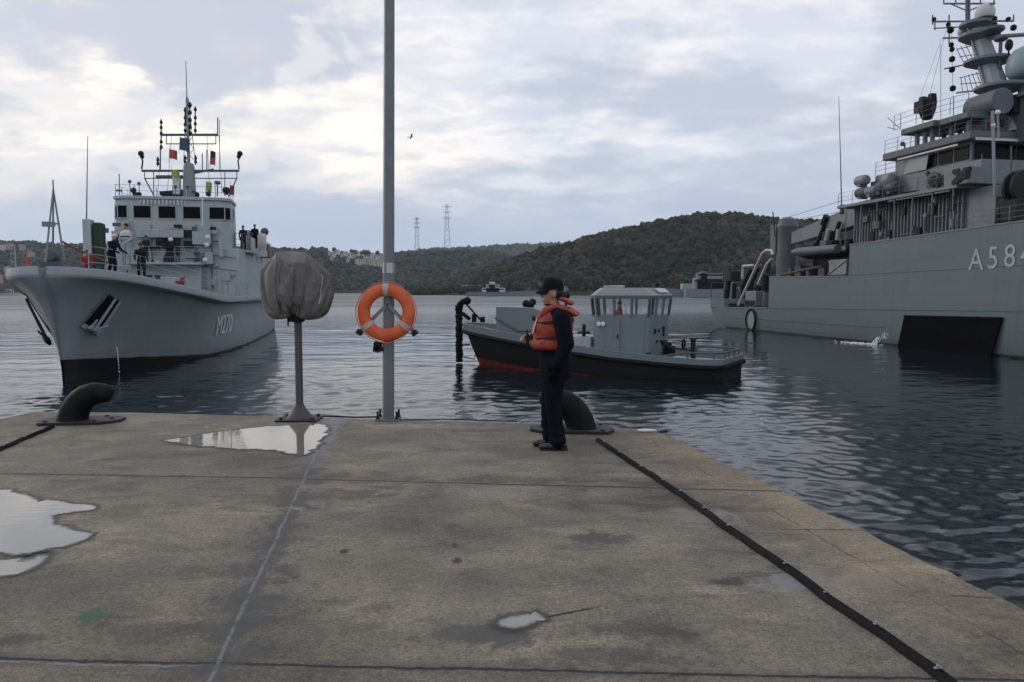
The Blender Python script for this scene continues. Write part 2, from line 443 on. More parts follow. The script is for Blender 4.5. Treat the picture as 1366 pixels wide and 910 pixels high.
far = Hill([(-500, 318), (-100, 322), (0, 325), (50, 327), (120, 331), (300, 335), (380, 336), (440, 336.5), (500, 339.5), (520, 342), (560, 340), (600, 339), (630, 337), (660, 341), (720, 352), (800, 365)], 1250, 1700, .12)
far.build('hill', -500, 860, 120, 'low green hills across the strait behind the life ring')
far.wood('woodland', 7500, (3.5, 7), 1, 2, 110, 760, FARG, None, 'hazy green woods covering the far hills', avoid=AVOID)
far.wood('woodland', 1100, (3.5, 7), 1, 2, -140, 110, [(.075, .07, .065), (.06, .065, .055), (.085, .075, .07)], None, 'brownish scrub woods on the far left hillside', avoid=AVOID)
back = Hill([(500, 340), (620, 336), (680, 332), (740, 330), (800, 332), (900, 336)], 2300, 3000, .05)
back.build('hill', 480, 900, 40, 'pale distant ridge behind the headland')
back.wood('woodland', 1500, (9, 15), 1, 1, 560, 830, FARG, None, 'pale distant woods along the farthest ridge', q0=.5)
# ------------------------------------------------------------------ pier
def concrete():
    m, t, b = material('worn pier concrete')
    pos = t.new('ShaderNodeNewGeometry').outputs['Position']
    x, y, z = t.sep(pos)[:3]
    big = t.noise(pos, .55, 6, .62, .4); mid = t.noise(t.mapv(pos, (1, 1, 1), (4, 3, 1)), 2.6, 8, .68, .3)
    fine = t.noise(pos, 26, 6, .75); grit = t.noise(pos, 130, 3, .8)
    c = t.mix(t.sstep(big, .36, .64), (.158, .140, .115), (.272, .238, .190))
    c = t.mix(t.sstep(mid, .36, .66), t.mix(.38, c, (.070, .062, .052)), t.mix(.35, c, (.255, .217, .165)))
    c = t.mix(1.0, c, t.mix(t.sstep(fine, .25, .75), (.70, .70, .70), (1.30, 1.29, 1.27)), 'MULTIPLY')
    c = t.mix(1.0, c, t.mix(t.sstep(grit, .3, .7), (.66, .66, .67), (1.34, 1.34, 1.32)), 'MULTIPLY')
    g2 = t.noise(pos, 52, 4, .8)
    c = t.mix(1.0, c, t.mix(t.sstep(g2, .36, .64), (.84, .83, .82), (1.14, 1.14, 1.13)), 'MULTIPLY')
    slab = t.noise(t.mapv(pos, (1, 1, 1), (2.7, 6.1, 0)), .42, 3, .5)
    c = t.mix(t.m('MULTIPLY', t.sstep(slab, .56, .40), .6), c, t.mix(1.0, c, (.55, .56, .58), 'MULTIPLY'))
    c = t.mix(t.m('MULTIPLY', t.sstep(t.noise(t.mapv(pos, (.7, 1.5, 1), (1.1, 4.4, 0)), 1.6, 8, .7, .8), .50, .62), .65), c, t.mix(1.0, c, (.56, .56, .57), 'MULTIPLY'))
    c = t.mix(t.m('MULTIPLY', t.sstep(t.noise(t.mapv(pos, (.7, 1.5, 1), (8.1, 2.4, 0)), 2.1, 8, .7, .8), .53, .66), .6), c, t.mix(1.0, c, (1.5, 1.45, 1.36), 'MULTIPLY'))
    edgeband = t.m('MULTIPLY', t.sstep(t.m('ADD', t.m('ADD', x, t.m('MULTIPLY', y, .19)), t.m('MULTIPLY', t.m('SUBTRACT', mid, .5), .8)), 2.55, 2.95), .55)
    c = t.mix(edgeband, c, t.mix(1.0, c, (1.35, 1.22, 1.02), 'MULTIPLY'))
    # aggregate pebbles showing through
    vo = t.new('ShaderNodeTexVoronoi'); t.put(vo.inputs['Vector'], pos); vo.inputs['Scale'].default_value = 75
    peb = t.m('MULTIPLY', t.sstep(vo.outputs['Distance'], .28, .12), t.sstep(t.noise(pos, 9, 3, .6), .45, .62))
    c = t.mix(t.m('MULTIPLY', peb, .55), c, (.27, .24, .20))
    pit = t.sstep(t.noise(t.mapv(pos, loc=(9, 2, 0)), 48, 2, .5), .33, .25)
    c = t.mix(t.m('MULTIPLY', pit, .6), c, (.07, .063, .055))
    # dark oily patches
    oil = t.sstep(t.noise(t.mapv(pos, (.8, 1.6, 1), (2.2, 8.8, 0)), 1.1, 7, .66, .5), .56, .70)
    c = t.mix(t.m('MULTIPLY', oil, .72), c, (.050, .046, .042))
    # lighter lime blooms
    lime = t.sstep(t.noise(t.mapv(pos, (.5, 2.2, 1), (7.2, 1.8, 0)), 1.9, 8, .7, .4), .64, .74)
    c = t.mix(t.m('MULTIPLY', lime, .5), c, (.27, .245, .21))
    rough = t.sstep(mid, .2, .8, .72, .95)
    wob = t.m('MULTIPLY', t.m('SUBTRACT', t.noise(pos, 1.7, 5, .6), .5), .10)
    wob2 = t.m('MULTIPLY', t.m('SUBTRACT', t.noise(pos, 14, 4, .6), .5), .035)
    def line(a, b_, extra=0):
        a, b_ = Vector(a[:2]), Vector(b_[:2]); dv = (b_-a).normalized(); n = Vector((-dv.y, dv.x)); k = -n.dot(a)
        e = t.m('ADD', t.m('ADD', t.m('MULTIPLY', x, n.x), t.m('MULTIPLY', y, n.y)), k)
        return t.m('ADD', e, t.m('ADD', t.m('MULTIPLY', wob, .55), wob2)), t.m('ADD', t.m('MULTIPLY', x, dv.x), t.m('ADD', t.m('MULTIPLY', y, dv.y), -dv.dot(a)))
    hgt = t.m('ADD', t.m('MULTIPLY', fine, .5), t.m('ADD', t.m('MULTIPLY', grit, .35), t.m('MULTIPLY', mid, .6)))
    hgt = t.m('SUBTRACT', hgt, t.m('MULTIPLY', pit, .5))
    right = t.sstep(x, 1.62, 1.60)
    # the three joints between slabs
    jl = [(gnd(0, 632), gnd(390, 638), .016, .075), (gnd(430, 640), gnd(985, 654), .016, .065), (gnd(0, 880), gnd(1250, 906), .014, .085)]
    lineC, _ = line(gnd(405, 640), gnd(283, 900))
    sideC = t.sstep(lineC, .01, -.01)
    for i, (a, b_, wdt, tr) in enumerate(jl):
        e, al = line(a, b_); ae = t.m('ABSOLUTE', e)
        brk = t.sstep(t.noise(pos, 3.2, 4, .6), .28, .42)
        core = t.m('MULTIPLY', t.sstep(ae, wdt, wdt*.35), brk)
        halo = t.m('MULTIPLY', t.sstep(t.m('ADD', ae, t.m('MULTIPLY', wob, .8)), tr, .01), t.sstep(mid, .35, .65))
        if i == 0: core = t.m('MULTIPLY', core, sideC); halo = t.m('MULTIPLY', halo, sideC)
        if i == 1: core = t.m('MULTIPLY', core, t.m('SUBTRACT', 1.0, sideC)); halo = t.m('MULTIPLY', halo, t.m('SUBTRACT', 1.0, sideC))
        c = t.mix(t.m('MULTIPLY', halo, .6), c, (.055, .057, .063))
        c = t.mix(t.m('MULTIPLY', core, .92), c, (.020, .020, .021))
        if i == 2:
            cau = t.m('MULTIPLY', t.m('MULTIPLY', t.sstep(t.m('ABSOLUTE', t.m('ADD', e, .022)), .012, .004), sideC), t.sstep(t.noise(pos, 7, 4, .6), .4, .6))
            c = t.mix(t.m('MULTIPLY', cau, .8), c, (.22, .225, .245))
        hgt = t.m('SUBTRACT', hgt, t.m('MULTIPLY', core, 2.5))
    # the long joint: grey mortar run with dirty wet margins
    ac = t.m('ABSOLUTE', t.m('ADD', lineC, t.m('MULTIPLY', wob, .4)))
    wetC = t.m('MULTIPLY', t.sstep(t.m('ADD', ac, t.m('MULTIPLY', t.m('SUBTRACT', t.noise(pos, 4.3, 8, .72, .5), .5), 1.15)), .17, .03), t.sstep(ac, .42, .25))
    farC = t.sstep(y, 9.5, 6.0, 1.0, .0)
    c = t.mix(t.m('MULTIPLY', wetC, .85), c, t.mix(t.noise(pos, 6, 5, .7), (.030, .030, .032), (.105, .106, .110)))
    rough = t.m('SUBTRACT', rough, t.m('MULTIPLY', wetC, .06))
    mort = t.m('MULTIPLY', t.sstep(t.m('ABSOLUTE', t.m('SUBTRACT', lineC, t.m('MULTIPLY', wob2, .6))), .015, .004), t.sstep(t.noise(pos, 9, 5, .7), .36, .52))
    c = t.mix(t.m('MULTIPLY', mort, .75), c, (.20, .203, .21))
    # pale damp film spreading from the lamp foot
    film = t.m('MULTIPLY', t.sstep(t.m('ADD', ac, t.m('MULTIPLY', wob, 2.2)), .22, .06), t.sstep(y, 6.3, 8.2))
    c = t.mix(t.m('MULTIPLY', film, .6), c, (.24, .25, .26)); rough = t.m('SUBTRACT', rough, t.m('MULTIPLY', film, .1))
    # spots, cracks
    def spot(px, py, rx, ry, col, k, nz=.9, ns=9):
        nonlocal c, rough
        P = gnd(px, py)
        e = t.vm('LENGTH', t.comb(t.m('DIVIDE', t.m('SUBTRACT', x, P.x), rx), t.m('DIVIDE', t.m('SUBTRACT', y, P.y), ry), 0.0))
        e = t.m('ADD', e, t.m('MULTIPLY', t.m('SUBTRACT', t.noise(pos, ns, 7, .7, .6), .5), nz*4.5))
        f = t.sstep(e, 1.15, .55); c = t.mix(t.m('MULTIPLY', f, k), c, col); return f
    spot(122, 822, .085, .10, (.02, .10, .055), .65, .8, 22)
    spot(460, 735, .03, .05, (.02, .02, .02), .8, .4)
    spot(606, 728, .025, .06, (.025, .024, .022), .7, .6); spot(610, 748, .03, .05, (.02, .02, .02), .8, .6)
    spot(805, 718, .20, .16, (.055, .052, .052), .7, 1.0, 5); spot(470, 660, .30, .22, (.05, .05, .052), .6, 1.2, 5)
    spot(935, 690, .24, .22, (.25, .23, .20), .7, .9, 6); spot(1060, 775, .24, .12, (.22, .22, .23), .75, 1.2, 8)
    spot(970, 775, .14, .06, (.035, .033, .03), .75, .8, 7); spot(860, 840, .30, .10, (.05, .047, .043), .5, 1, 5)
    spot(800, 875, .26, .10, (.05, .053, .05), .5, 1, 6)
    spot(700, 640, .9, .12, (.06, .057, .047), .5, 1.2, 3); spot(1140, 770, .25, .2, (.24, .20, .155), .5, 1, 5)
    spot(530, 568, .45, .16, (.33, .30, .25), .6, 1.1, 4); spot(620, 570, .3, .1, (.28, .25, .2), .4, 1.1, 5)
    wet = spot(645, 850, .30, .13, (.045, .043, .041), .8, .9, 4); rough = t.m('SUBTRACT', rough, t.m('MULTIPLY', wet, .3))
    cr, cal = line(gnd(690, 830), gnd(880, 795))
    crack = t.m('MULTIPLY', t.sstep(t.m('ABSOLUTE', cr), .018, .004), t.m('MULTIPLY', t.sstep(cal, .12, .16), t.sstep(cal, .55, .35)))
    c = t.mix(t.m('MULTIPLY', crack, .95), c, (.015, .014, .013))
    # coping line along the right edge with rusty staining outside it
    ce, _ = line(gnd(985, 655), gnd(1366, 872))
    cope = t.m('MULTIPLY', t.sstep(t.m('ABSOLUTE', t.m('ADD', ce, t.m('MULTIPLY', wob, .5))), .013, .004), t.sstep(t.noise(pos, 4, 4, .6), .40, .55))
    c = t.mix(t.m('MULTIPLY', cope, .75), c, (.05, .045, .04))
    for (a, b_) in ((gnd(1020, 655), gnd(960, 652)), (gnd(1330, 797), gnd(1265, 794)), (gnd(975, 613), gnd(935, 611)), (gnd(1150, 707), gnd(1040, 706))):
        e, al = line(a, b_); L = (a-b_).length
        k = t.m('MULTIPLY', t.sstep(t.m('ABSOLUTE', e), .018, .006), t.m('MULTIPLY', t.sstep(al, -.02, .03), t.sstep(al, L+.02, L-.03)))
        c = t.mix(t.m('MULTIPLY', k, .8), c, (.045, .038, .034))
    # warmer edge band
    t.put(b.inputs['Base Color'], c); t.put(b.inputs['Roughness'], rough); b.inputs['Specular IOR Level'].default_value = .35
    t.put(b.inputs['Normal'], t.bump(hgt, .55, .012))
    return m
CONC = concrete()
def pier():
    raw = [gnd(50, 548.5), gnd(180, 549.5), gnd(420, 556), gnd(560, 559.5), gnd(700, 564), gnd(845, 570.5), gnd(872, 573.5), gnd(895, 580)]
    e = raw[-1]; q = gnd(1366, 807); dv = (q-e)/(q-e).length
    raw += [e+dv*1.2, e+dv*2.4, q, e+dv*(5.5), e+dv*9, e+dv*15]
    l = gnd(50, 548.5); raw += [Vector((l.x-2.2, -6, 0)), Vector((l.x-1.0, 3, 0)), gnd(0, 558)]
    pts = []
    n = len(raw)
    for i in range(n):
        a, b_ = raw[i], raw[(i+1) % n]; k = max(1, int((b_-a).length/.035)) if max(a.y, b_.y) > 1 else 4
        for j in range(k):
            p = a.lerp(b_, j/k); nv = Vector((-(b_-a).y, (b_-a).x, 0)).normalized()
            off = .030*noise.fractal(Vector((p.x*2.2, p.y*2.2, 1)), 1, 2, 5)
            chip = noise.noise(Vector((p.x*3.1, p.y*3.1, 7)))
            if chip > .38: off += (chip-.38)*.16
            pts.append(p-nv*off if False else p+nv*(-abs(off)*.6))
    pts = [Vector((p.x, p.y, 0)) for p in pts]
    cen = Vector((-2.3, 4, 0))
    def ring(inset, z, jit):
        out = []
        m_ = len(pts)
        for i, p in enumerate(pts):
            tv = (pts[(i+1) % m_]-pts[i-1]).normalized(); nv = Vector((-tv.y, tv.x, 0))
            if (cen-p).dot(nv) < 0: nv = -nv
            out.append((p.x+nv.x*inset, p.y+nv.y*inset, z+jit*noise.noise(p*5)))
        return out
    rings = [ring(.055, 0, 0), ring(.018, -.016, .012), ring(.0, -.055, .02), ring(.004, -.4, 0), ring(.0, -3.4, 0)]
    b = MB(); b.grid(rings, closed=True); b.f.append(tuple(range(len(pts)))); b.mi.append(0)
    o = b.build('pier', CONC, smooth=50)
    tag(o, 'worn brown concrete pier deck with slab joints', kind='structure')
pier()

# puddles
mp, tp, bp = material('standing rain water')
pp = tp.new('ShaderNodeNewGeometry').outputs['Position']
tp.put(bp.inputs['Base Color'], tp.mix(tp.noise(pp, 5, 5, .6), (.13, .12, .10), (.24, .225, .19)))
bp.inputs['Roughness'].default_value = .015; bp.inputs['IOR'].default_value = 2.3
tp.put(bp.inputs['Normal'], tp.bump(tp.noise(tp.mapv(pp, (1, 3, 1)), 5, 3, .5), .035, .02))
dp = tp.new('ShaderNodeAttribute', attribute_name='depth').outputs['Fac']
dpn = tp.m('ADD', dp, tp.m('MULTIPLY', tp.m('SUBTRACT', tp.noise(pp, 22, 6, .7), .5), .5))
damp_ = tp.new('ShaderNodeBsdfPrincipled'); damp_.inputs['Base Color'].default_value = (.05, .045, .038, 1); damp_.inputs['Roughness'].default_value = .5; damp_.inputs['Specular IOR Level'].default_value = .3
clr = tp.new('ShaderNodeBsdfTransparent'); m1 = tp.new('ShaderNodeMixShader'); m2 = tp.new('ShaderNodeMixShader')
tp.put(m1.inputs[0], tp.m('MULTIPLY', tp.sstep(dpn, .15, .7), .75)); tp.l.new(clr.outputs[0], m1.inputs[1]); tp.l.new(damp_.outputs[0], m1.inputs[2])
tp.put(m2.inputs[0], tp.sstep(dpn, .60, .92)); tp.l.new(m1.outputs[0], m2.inputs[1]); tp.l.new(bp.outputs[0], m2.inputs[2]); tp.l.new(m2.outputs[0], tp.n['Material Output'].inputs['Surface'])
def puddle(outline, jit=.02, damp=.11):
    P = [gnd(*q) for q in outline]; out = []; area = sum(P[i-1].x*P[i].y-P[i].x*P[i-1].y for i in range(len(P)))
    for i in range(len(P)):
        a, b_ = P[i], P[(i+1) % len(P)]; k = max(1, int((b_-a).length/.022))
        for j in range(k):
            p = a.lerp(b_, j/k); v = noise.fractal(Vector((p.x*9, p.y*5, 2)), 1, 2, 5)
            u = noise.fractal(Vector((p.x*9, p.y*5, 9)), 1, 2, 5)
            out.append((p.x+v*jit*1.6, p.y+u*jit*1.4, .004))
    n_ = len(out); rim = []
    for i in range(n_):
        tv = (Vector(out[(i+3) % n_])-Vector(out[i-3])); nv = Vector((-tv.y, tv.x, 0)).normalized()*(1 if area > 0 else -1)
        q = Vector(out[i]); rim.append((q-nv*damp*(1+.6*noise.noise(q*6)), q+nv*.012))
    b = MB(); b.add([tuple(r[0]) for r in rim]+[tuple(r[1]) for r in rim], [(i, (i+1) % n_, n_+(i+1) % n_, n_+i) for i in range(n_)]+[tuple(range(n_, 2*n_))])
    o = b.build('puddle', mp, smooth=0); a_ = o.data.attributes.new('depth', 'FLOAT', 'POINT'); a_.data.foreach_set('value', [0.0]*n_+[1.0]*n_)
    return o
puddle([(-60, 650), (8, 655), (22, 660), (36, 664), (50, 671), (62, 668), (84, 672), (125, 676), (122, 680), (85, 684), (60, 690), (66, 696), (76, 706), (98, 710), (124, 713), (108, 722), (72, 730), (58, 737), (40, 740), (18, 738), (-4, 736), (-80, 742)], .022)['label'] = 'large pale ragged puddle at the left edge'
puddle([(-40, 752), (8, 749), (35, 744), (56, 741), (52, 751), (38, 760), (20, 766), (-40, 771)], .012)['label'] = 'small pale puddle just below the large left one'
puddle([(222, 588), (245, 584), (290, 577), (340, 571), (386, 568), (424, 566), (436, 570), (428, 584), (416, 600), (402, 608), (382, 602), (350, 599), (310, 598), (262, 594)], .03)['label'] = 'long puddle mirroring the foot of the covered lamp'
puddle([(668, 832), (684, 826), (700, 821), (716, 819), (722, 823), (727, 827), (712, 829), (694, 832), (680, 836)], .02)['label'] = 'small shallow puddle in the cracked hollow'
for o in list(COL.objects):
    if o.name.startswith('puddle'): o['kind'] = 'structure'

# ------------------------------------------------------------------ mooring bollards
IRON = paint('black cast iron', (.008, .008, .009), .6, var=.45, scale=7, streak=.4, scol=(.018, .015, .014), bump=.35, bscale=26, spec=.13)
PLATE = paint('dark steel plate', (.016, .0155, .019), .65, var=.4, scale=5, bump=.3, bscale=18, streak=.3, scol=(.06, .05, .045))
def bollard(px, py, sgn, label, toward):
    P = gnd(px, py); root = empty('mooring_bollard', P, 0, label, 'bollard', 'horn shaped mooring bollards on the pier edge')
    dirv = Vector(toward).normalized()
    path = [(0, 0), (.004, .05), (.022, .12), (.058, .20), (.11, .272), (.175, .325), (.25, .355), (.33, .362), (.40, .350), (.445, .335), (.462, .328)]
    rr = [.190, .176, .170, .164, .157, .148, .138, .126, .112, .095, .045]
    b = MB(); b.tube([(dirv.x*h*1.05, dirv.y*h*1.05, z) for h, z in path], rr, 24); b.build('horn', IRON, root, smooth=60)
    b = MB(); s = MB()
    yaw = math.atan2(dirv.y, dirv.x); T = Matrix.Rotation(yaw, 4, 'Z')
    b.prism([(-.30, -.25), (.42, -.25), (.60, -.08), (.60, .10), (.42, .26), (-.30, .26), (-.38, .1), (-.38, -.1)], .034, T)
    b.build('base_plate', PLATE, root, bevel=.006, smooth=30)
    for i, (a, c) in enumerate(((-.24, -.19), (.33, -.19), (-.24, .20), (.33, .20), (.46, 0))):
        q = MB(); q.lathe([(.026, .029), (.026, .045), (.015, .052)], T @ Vector((a, c, 0)), 6); q.build('bolt', PLATE, root, smooth=20)
    return root
bollard(97, 563, 1, 'black horn bollard curving right in front of the grey bow', (1, .12, 0))
bollard(775, 574, -1, 'black horn bollard behind the person in the life jacket', (-1, .05, 0))

# ------------------------------------------------------------------ covered lamp on post
def drape_cover(mat_, root):
    """a loose bag of cloth let down over the lamp drum and tied at the neck"""
    tmp = []
    b = MB()   # what is under the cover: a drum lying on its side, with its yoke
    b.lathe([(.20, -.30), (.30, -.27), (.34, -.2), (.35, .2), (.30, .27), (.20, .30)], (0, .0, 1.76), 28, Matrix.Rotation(rad(80), 4, 'X'))
    b.box((.33, 0, 1.70), (.20, .30, .26), .3); b.box((-.33, -.02, 1.78), (.22, .25, .24), .2); b.box((-.05, -.04, 2.03), (.34, .30, .18), .2); b.box((.1, -.27, 1.84), (.12, .2, .3), .4); b.lathe([(.12, 1.40), (.14, 1.55)], n=12)
    col_ = b.build('raw', M['dark'], None, smooth=0); tmp.append(col_)
    cm = col_.modifiers.new('c', 'COLLISION'); col_.collision.thickness_outer = .012; col_.collision.cloth_friction = 12
    nu, nv = 128, 84; rows = []
    for i in range(nv+1):
        v = i/nv; a = math.pi*v
        r = .66*math.sin(a)**.62; z = 1.81-.375*math.cos(a)
        if v < .10: r = lerp(.085, r, (v/.10)**1.5); z = lerp(1.43, z, v/.10)
        rows.append([((r*1.0+.004*math.sin(7*t+v*9))*math.cos(t)-.01, (r*.92)*math.sin(t), z) for t in np.linspace(0, 2*math.pi, nu, endpoint=False)])
    rows[-1] = [(x*.02/max(.02, math.hypot(x, y)), y*.02/max(.02, math.hypot(x, y)), z) for x, y, z in rows[-1]]
    b = MB(); b.grid(rows, closed=True); b.f.append(tuple(range(nv*nu, (nv+1)*nu))); b.mi.append(0)
    o = b.build('raw', mat_, None, smooth=180); tmp.append(o)
    vg = o.vertex_groups.new(name='pin'); vg.add(list(range(0, nu*4)), 1.0, 'REPLACE')
    c = o.modifiers.new('cloth', 'CLOTH'); st = c.settings; st.quality = 7; st.mass = .35; st.tension_stiffness = 22; st.compression_stiffness = 22; st.shear_stiffness = 9; st.bending_stiffness = .04
    st.vertex_group_mass = 'pin'; st.air_damping = 2.0; c.collision_settings.distance_min = .008; c.collision_settings.use_self_collision = False
    c.point_cache.frame_start = 1; c.point_cache.frame_end = 60
    for f_ in range(1, 50): S.frame_set(f_)
    dg = bpy.context.evaluated_depsgraph_get(); me = bpy.data.meshes.new_from_object(o.evaluated_get(dg)); me.name = 'tarpaulin_cover'
    for q in tmp: bpy.data.objects.remove(q)
    S.frame_set(1)
    ob = bpy.data.objects.new('tarpaulin_cover', me); COL.objects.link(ob); ob.parent = root
    sm = ob.modifiers.new('sub', 'SUBSURF'); sm.levels = 1; sm.render_levels = 1
    ob.data.transform(Matrix.Translation((0, 0, 1.78)) @ Matrix.Diagonal((.95, .95, .93, 1)) @ Matrix.Translation((0, 0, -1.78)))
    j_ = int(nu*(1-.075)); ln = [me.vertices[i*nu+j_].co*1.0 for i in range(int(nv*.40), int(nv*.74))]; cc = Vector((0, 0, 1.78))
    b = MB(); b.tube([p+(p-cc).normalized()*.012 for p in ln], .010, 6); b.build('piping', paint('pale piping', (.36, .36, .36), .6), ob)
    return ob
def covered_lamp():
    P = gnd(400, 560); D = P.y; k = D/1000
    root = empty('covered_searchlight', P, 0, 'searchlight under a grey brown tarpaulin cover on a short post', 'searchlight')
    b = MB(); b.box((0, 0, .012), (.52, .40, .024)); b.build('base_plate', PLATE, root, bevel=.004)
    post = paint('weathered grey post', (.075, .070, .072), .6, var=.3, scale=8, streak=.6, scol=(.07, .05, .045), bump=.2)
    b = MB(); b.lathe([(.165, .024), (.155, .05), (.115, .10), (.075, .155), (.056, .19), (.05, .21)], n=20); b.build('flared_foot', post, root, smooth=40)
    for a in range(4):
        q = MB(); q.lathe([(.022, .025), (.022, .05), (.012, .055)], (.2*(1 if a % 2 else -1), .14*(1 if a > 1 else -1), 0), 6); q.build('bolt', PLATE, root)
    b = MB(); b.tube([(0, 0, .2), (0, 0, 1.28)], .047, 18); b.build('post', post, root, smooth=60)
    b = MB(); b.lathe([(.05, 1.24), (.085, 1.26), (.095, 1.30), (.095, 1.36), (.07, 1.38), (.07, 1.46)], n=14)
    b.box((-.08, -.03, 1.30), (.07, .08, .10)); b.box((.09, 0, 1.33), (.05, .07, .08)); b.tube([(-.11, -.05, 1.30), (-.11, -.05, 1.20)], .012, 6)
    b.build('swivel_bracket', M['dark'], root, bevel=.004)
    # tarpaulin: a tied-down cover with folds gathered towards the neck
    mt, t, bs = material('grey brown tarpaulin')
    oc = t.new('ShaderNodeTexCoord').outputs['Object']
    n = t.noise(oc, 2.2, 6, .6, .5)
    c = t.mix(t.sstep(n, .3, .7), (.098, .089, .082), (.165, .152, .141))
    c = t.mix(t.m('MULTIPLY', t.sstep(t.noise(oc, 9, 5, .7), .55, .75), .3), c, (.09, .082, .078))
    t.put(bs.inputs['Base Color'], c); bs.inputs['Roughness'].default_value = .62
    t.put(bs.inputs['Normal'], t.bump(t.m('ADD', t.noise(oc, 6, 6, .6, 1.2), t.m('MULTIPLY', t.noise(oc, 240, 2, .5), .12)), .6, .03))
    cv = drape_cover(mt, root)
    b = MB(); b.tube([(.10*math.cos(a), .10*math.sin(a), 1.40+.012*math.sin(3*a)) for a in np.linspace(0, 6.28, 20)], .012, 6); b.build('tie_cord', M['dark'], cv)
covered_lamp()

# ------------------------------------------------------------------ tall pole with life ring
def pole_and_ring():
    P = gnd(518, 560)
    root = empty('tall_pole', P, 0, 'tall galvanised pole bolted to the pier edge', 'pole')
    root.rotation_euler = (0, rad(.75), 0)
    b = MB(); b.box((0, 0, .012), (.30, .26, .024)); b.build('base_plate', M['steel'], root, bevel=.004)
    for a in range(4):
        q = MB(); q.lathe([(.014, .02), (.014, .12)], (.12*(1 if a % 2 else -1), .09*(1 if a > 1 else -1), 0), 8); q.lathe([(.024, .025), (.024, .045)], (.12*(1 if a % 2 else -1), .09*(1 if a > 1 else -1), 0), 6)
        q.build('anchor_bolt', M['dark'], root)
    b = MB(); hw = .066
    pr = [(-hw, -hw+.018), (-hw+.018, -hw), (hw-.018, -hw), (hw, -hw+.018), (hw, hw-.018), (hw-.018, hw), (-hw+.018, hw), (-hw, hw-.018)]
    tp_ = .8
    vs = [(x, y, .024) for x, y in pr]+[(x*tp_, y*tp_, 9.5) for x, y in pr]
    b.add([tuple(Matrix.Rotation(rad(20), 3, 'Z') @ Vector(v)) for v in vs], [tuple(range(7, -1, -1)), tuple(range(8, 16))]+[(i, (i+1) % 8, 8+(i+1) % 8, 8+i) for i in range(8)])
    b.build('shaft', M['steel'], root, smooth=10)
    b = MB(); b.lathe([(.078, 1.86), (.078, 1.99)], n=12); b.build('pole_band', paint('pale tape', (.5, .5, .48), .6, var=.1, scale=9), root)
    # bracket that carries the ring: three flat arms
    br = paint('dull bracket steel', (.22, .22, .22), .55, metal=.3, var=.2, scale=10)
    zc = (560-415)*P.y/1000*1.0
    for dx_, dz_ in ((-.335, -.24), (.335, -.24), (0, .33)):
        q = MB(); q.beam((0, -.085, zc+.10), (dx_, -.085, zc+dz_), .045, .012, up=(0, 1, 0)); q.build('bracket_arm', br, root)
    for s in (-1, 1):
        q = MB(); q.box((s*.345, -.10, zc-.255), (.075, .10, .06), M=Matrix.Rotation(s*rad(-35), 4, 'Y')); q.build('bracket_hook', M['dark'], root, bevel=.005)
    fl = empty('small_floodlight', P+Vector((-.12, -.02, (560-461)*P.y/1000)), 0, 'small dark floodlight clamped to the pole below the life ring', 'lamp')
    q = MB(); q.box((0, 0, 0), (.12, .10, .13), taper=(.75, .8)); q.build('housing', M['dark'], fl, bevel=.012)
    q = MB(); q.lathe([(.05, -.06), (.055, -.03), (.03, 0)], (0, -.05, -.02), 12, Matrix.Rotation(rad(90), 4, 'X')); q.build('lens', M['glass'], fl)
    q = MB(); q.beam((.02, .02, .03), (.12, .02, .05), .04, .02); q.build('bracket', M['dark'], fl)
    # ring
    R = empty('life_ring', P+Vector((.015, -.15, zc)), 0, 'orange life ring hanging on the tall grey pole', 'life ring')
    mo, t, bs = material('orange ring shell')
    oc = t.new('ShaderNodeTexCoord').outputs['Object']
    n = t.noise(oc, 5, 6, .65)
    c = t.mix(t.sstep(n, .35, .7), (.56, .085, .020), (.68, .135, .045))
    c = t.mix(t.m('MULTIPLY', t.sstep(t.noise(oc, 14, 6, .7), .60, .72), .5), c, (.62, .36, .27))
    t.put(bs.inputs['Base Color'], c); bs.inputs['Roughness'].default_value = .5
    r0, r1 = .280, .079; rows = []
    for i in range(64):
        a = 2*math.pi*i/64
        rows.append([((r0+r1*math.cos(q_))*math.cos(a), r1*.72*math.sin(q_), (r0+r1*math.cos(q_))*math.sin(a)) for q_ in np.linspace(0, 2*math.pi, 20, endpoint=False)])
    b = MB(); rows.append(rows[0]); b.grid(rows, closed=True); b.build('ring', mo, R, smooth=180)
    for ang in (90, 215, 325):
        bb = MB(); rr = []
        for a in np.linspace(rad(ang-6.5), rad(ang+6.5), 5):
            rr.append([((r0+(r1+.004)*math.cos(q_))*math.cos(a), (r1+.004)*.72*math.sin(q_), (r0+(r1+.004)*math.cos(q_))*math.sin(a)) for q_ in np.linspace(0, 2*math.pi, 20, endpoint=False)])
        bb.grid(rr, closed=True); bb.build('reflective_band', paint('grey reflective band', (.42, .36, .33), .45, var=.2, scale=12), R, smooth=180)
    pts = []
    for i in range(97):
        a = 2*math.pi*i/96; sag = .012*abs(math.sin(2*(a-rad(45))))
        pts.append(((r0+r1+.006+sag)*math.cos(a), -.02, (r0+r1+.006+sag)*math.sin(a)))
    b = MB(); b.tube(pts, .0065, 6); b.build('grab_rope', paint('orange rope', (.55, .18, .08), .8), R)
pole_and_ring()

# black cable between lamp foot and pole foot
A_, B_ = gnd(415, 557), gnd(508, 557.5)
b = MB(); b.tube([A_.lerp(B_, q)+Vector((0, .03*math.sin(q*7), .012)) for q in np.linspace(0, 1, 24)], .011, 6)
tag(b.build('cable', M['rubber']), 'thin black cable lying between the lamp foot and the pole', 'cable')
b = MB(); b.tube([gnd(530, 561)+Vector((0, 0, .01)), gnd(600, 561)+Vector((0, .03, .01)), gnd(690, 564.5)+Vector((0, .06, .01))], .007, 6)
b.build('cable', M['rubber'])
tag(COL.objects['cable.001'], 'very thin black cable running right from the pole foot', 'cable')

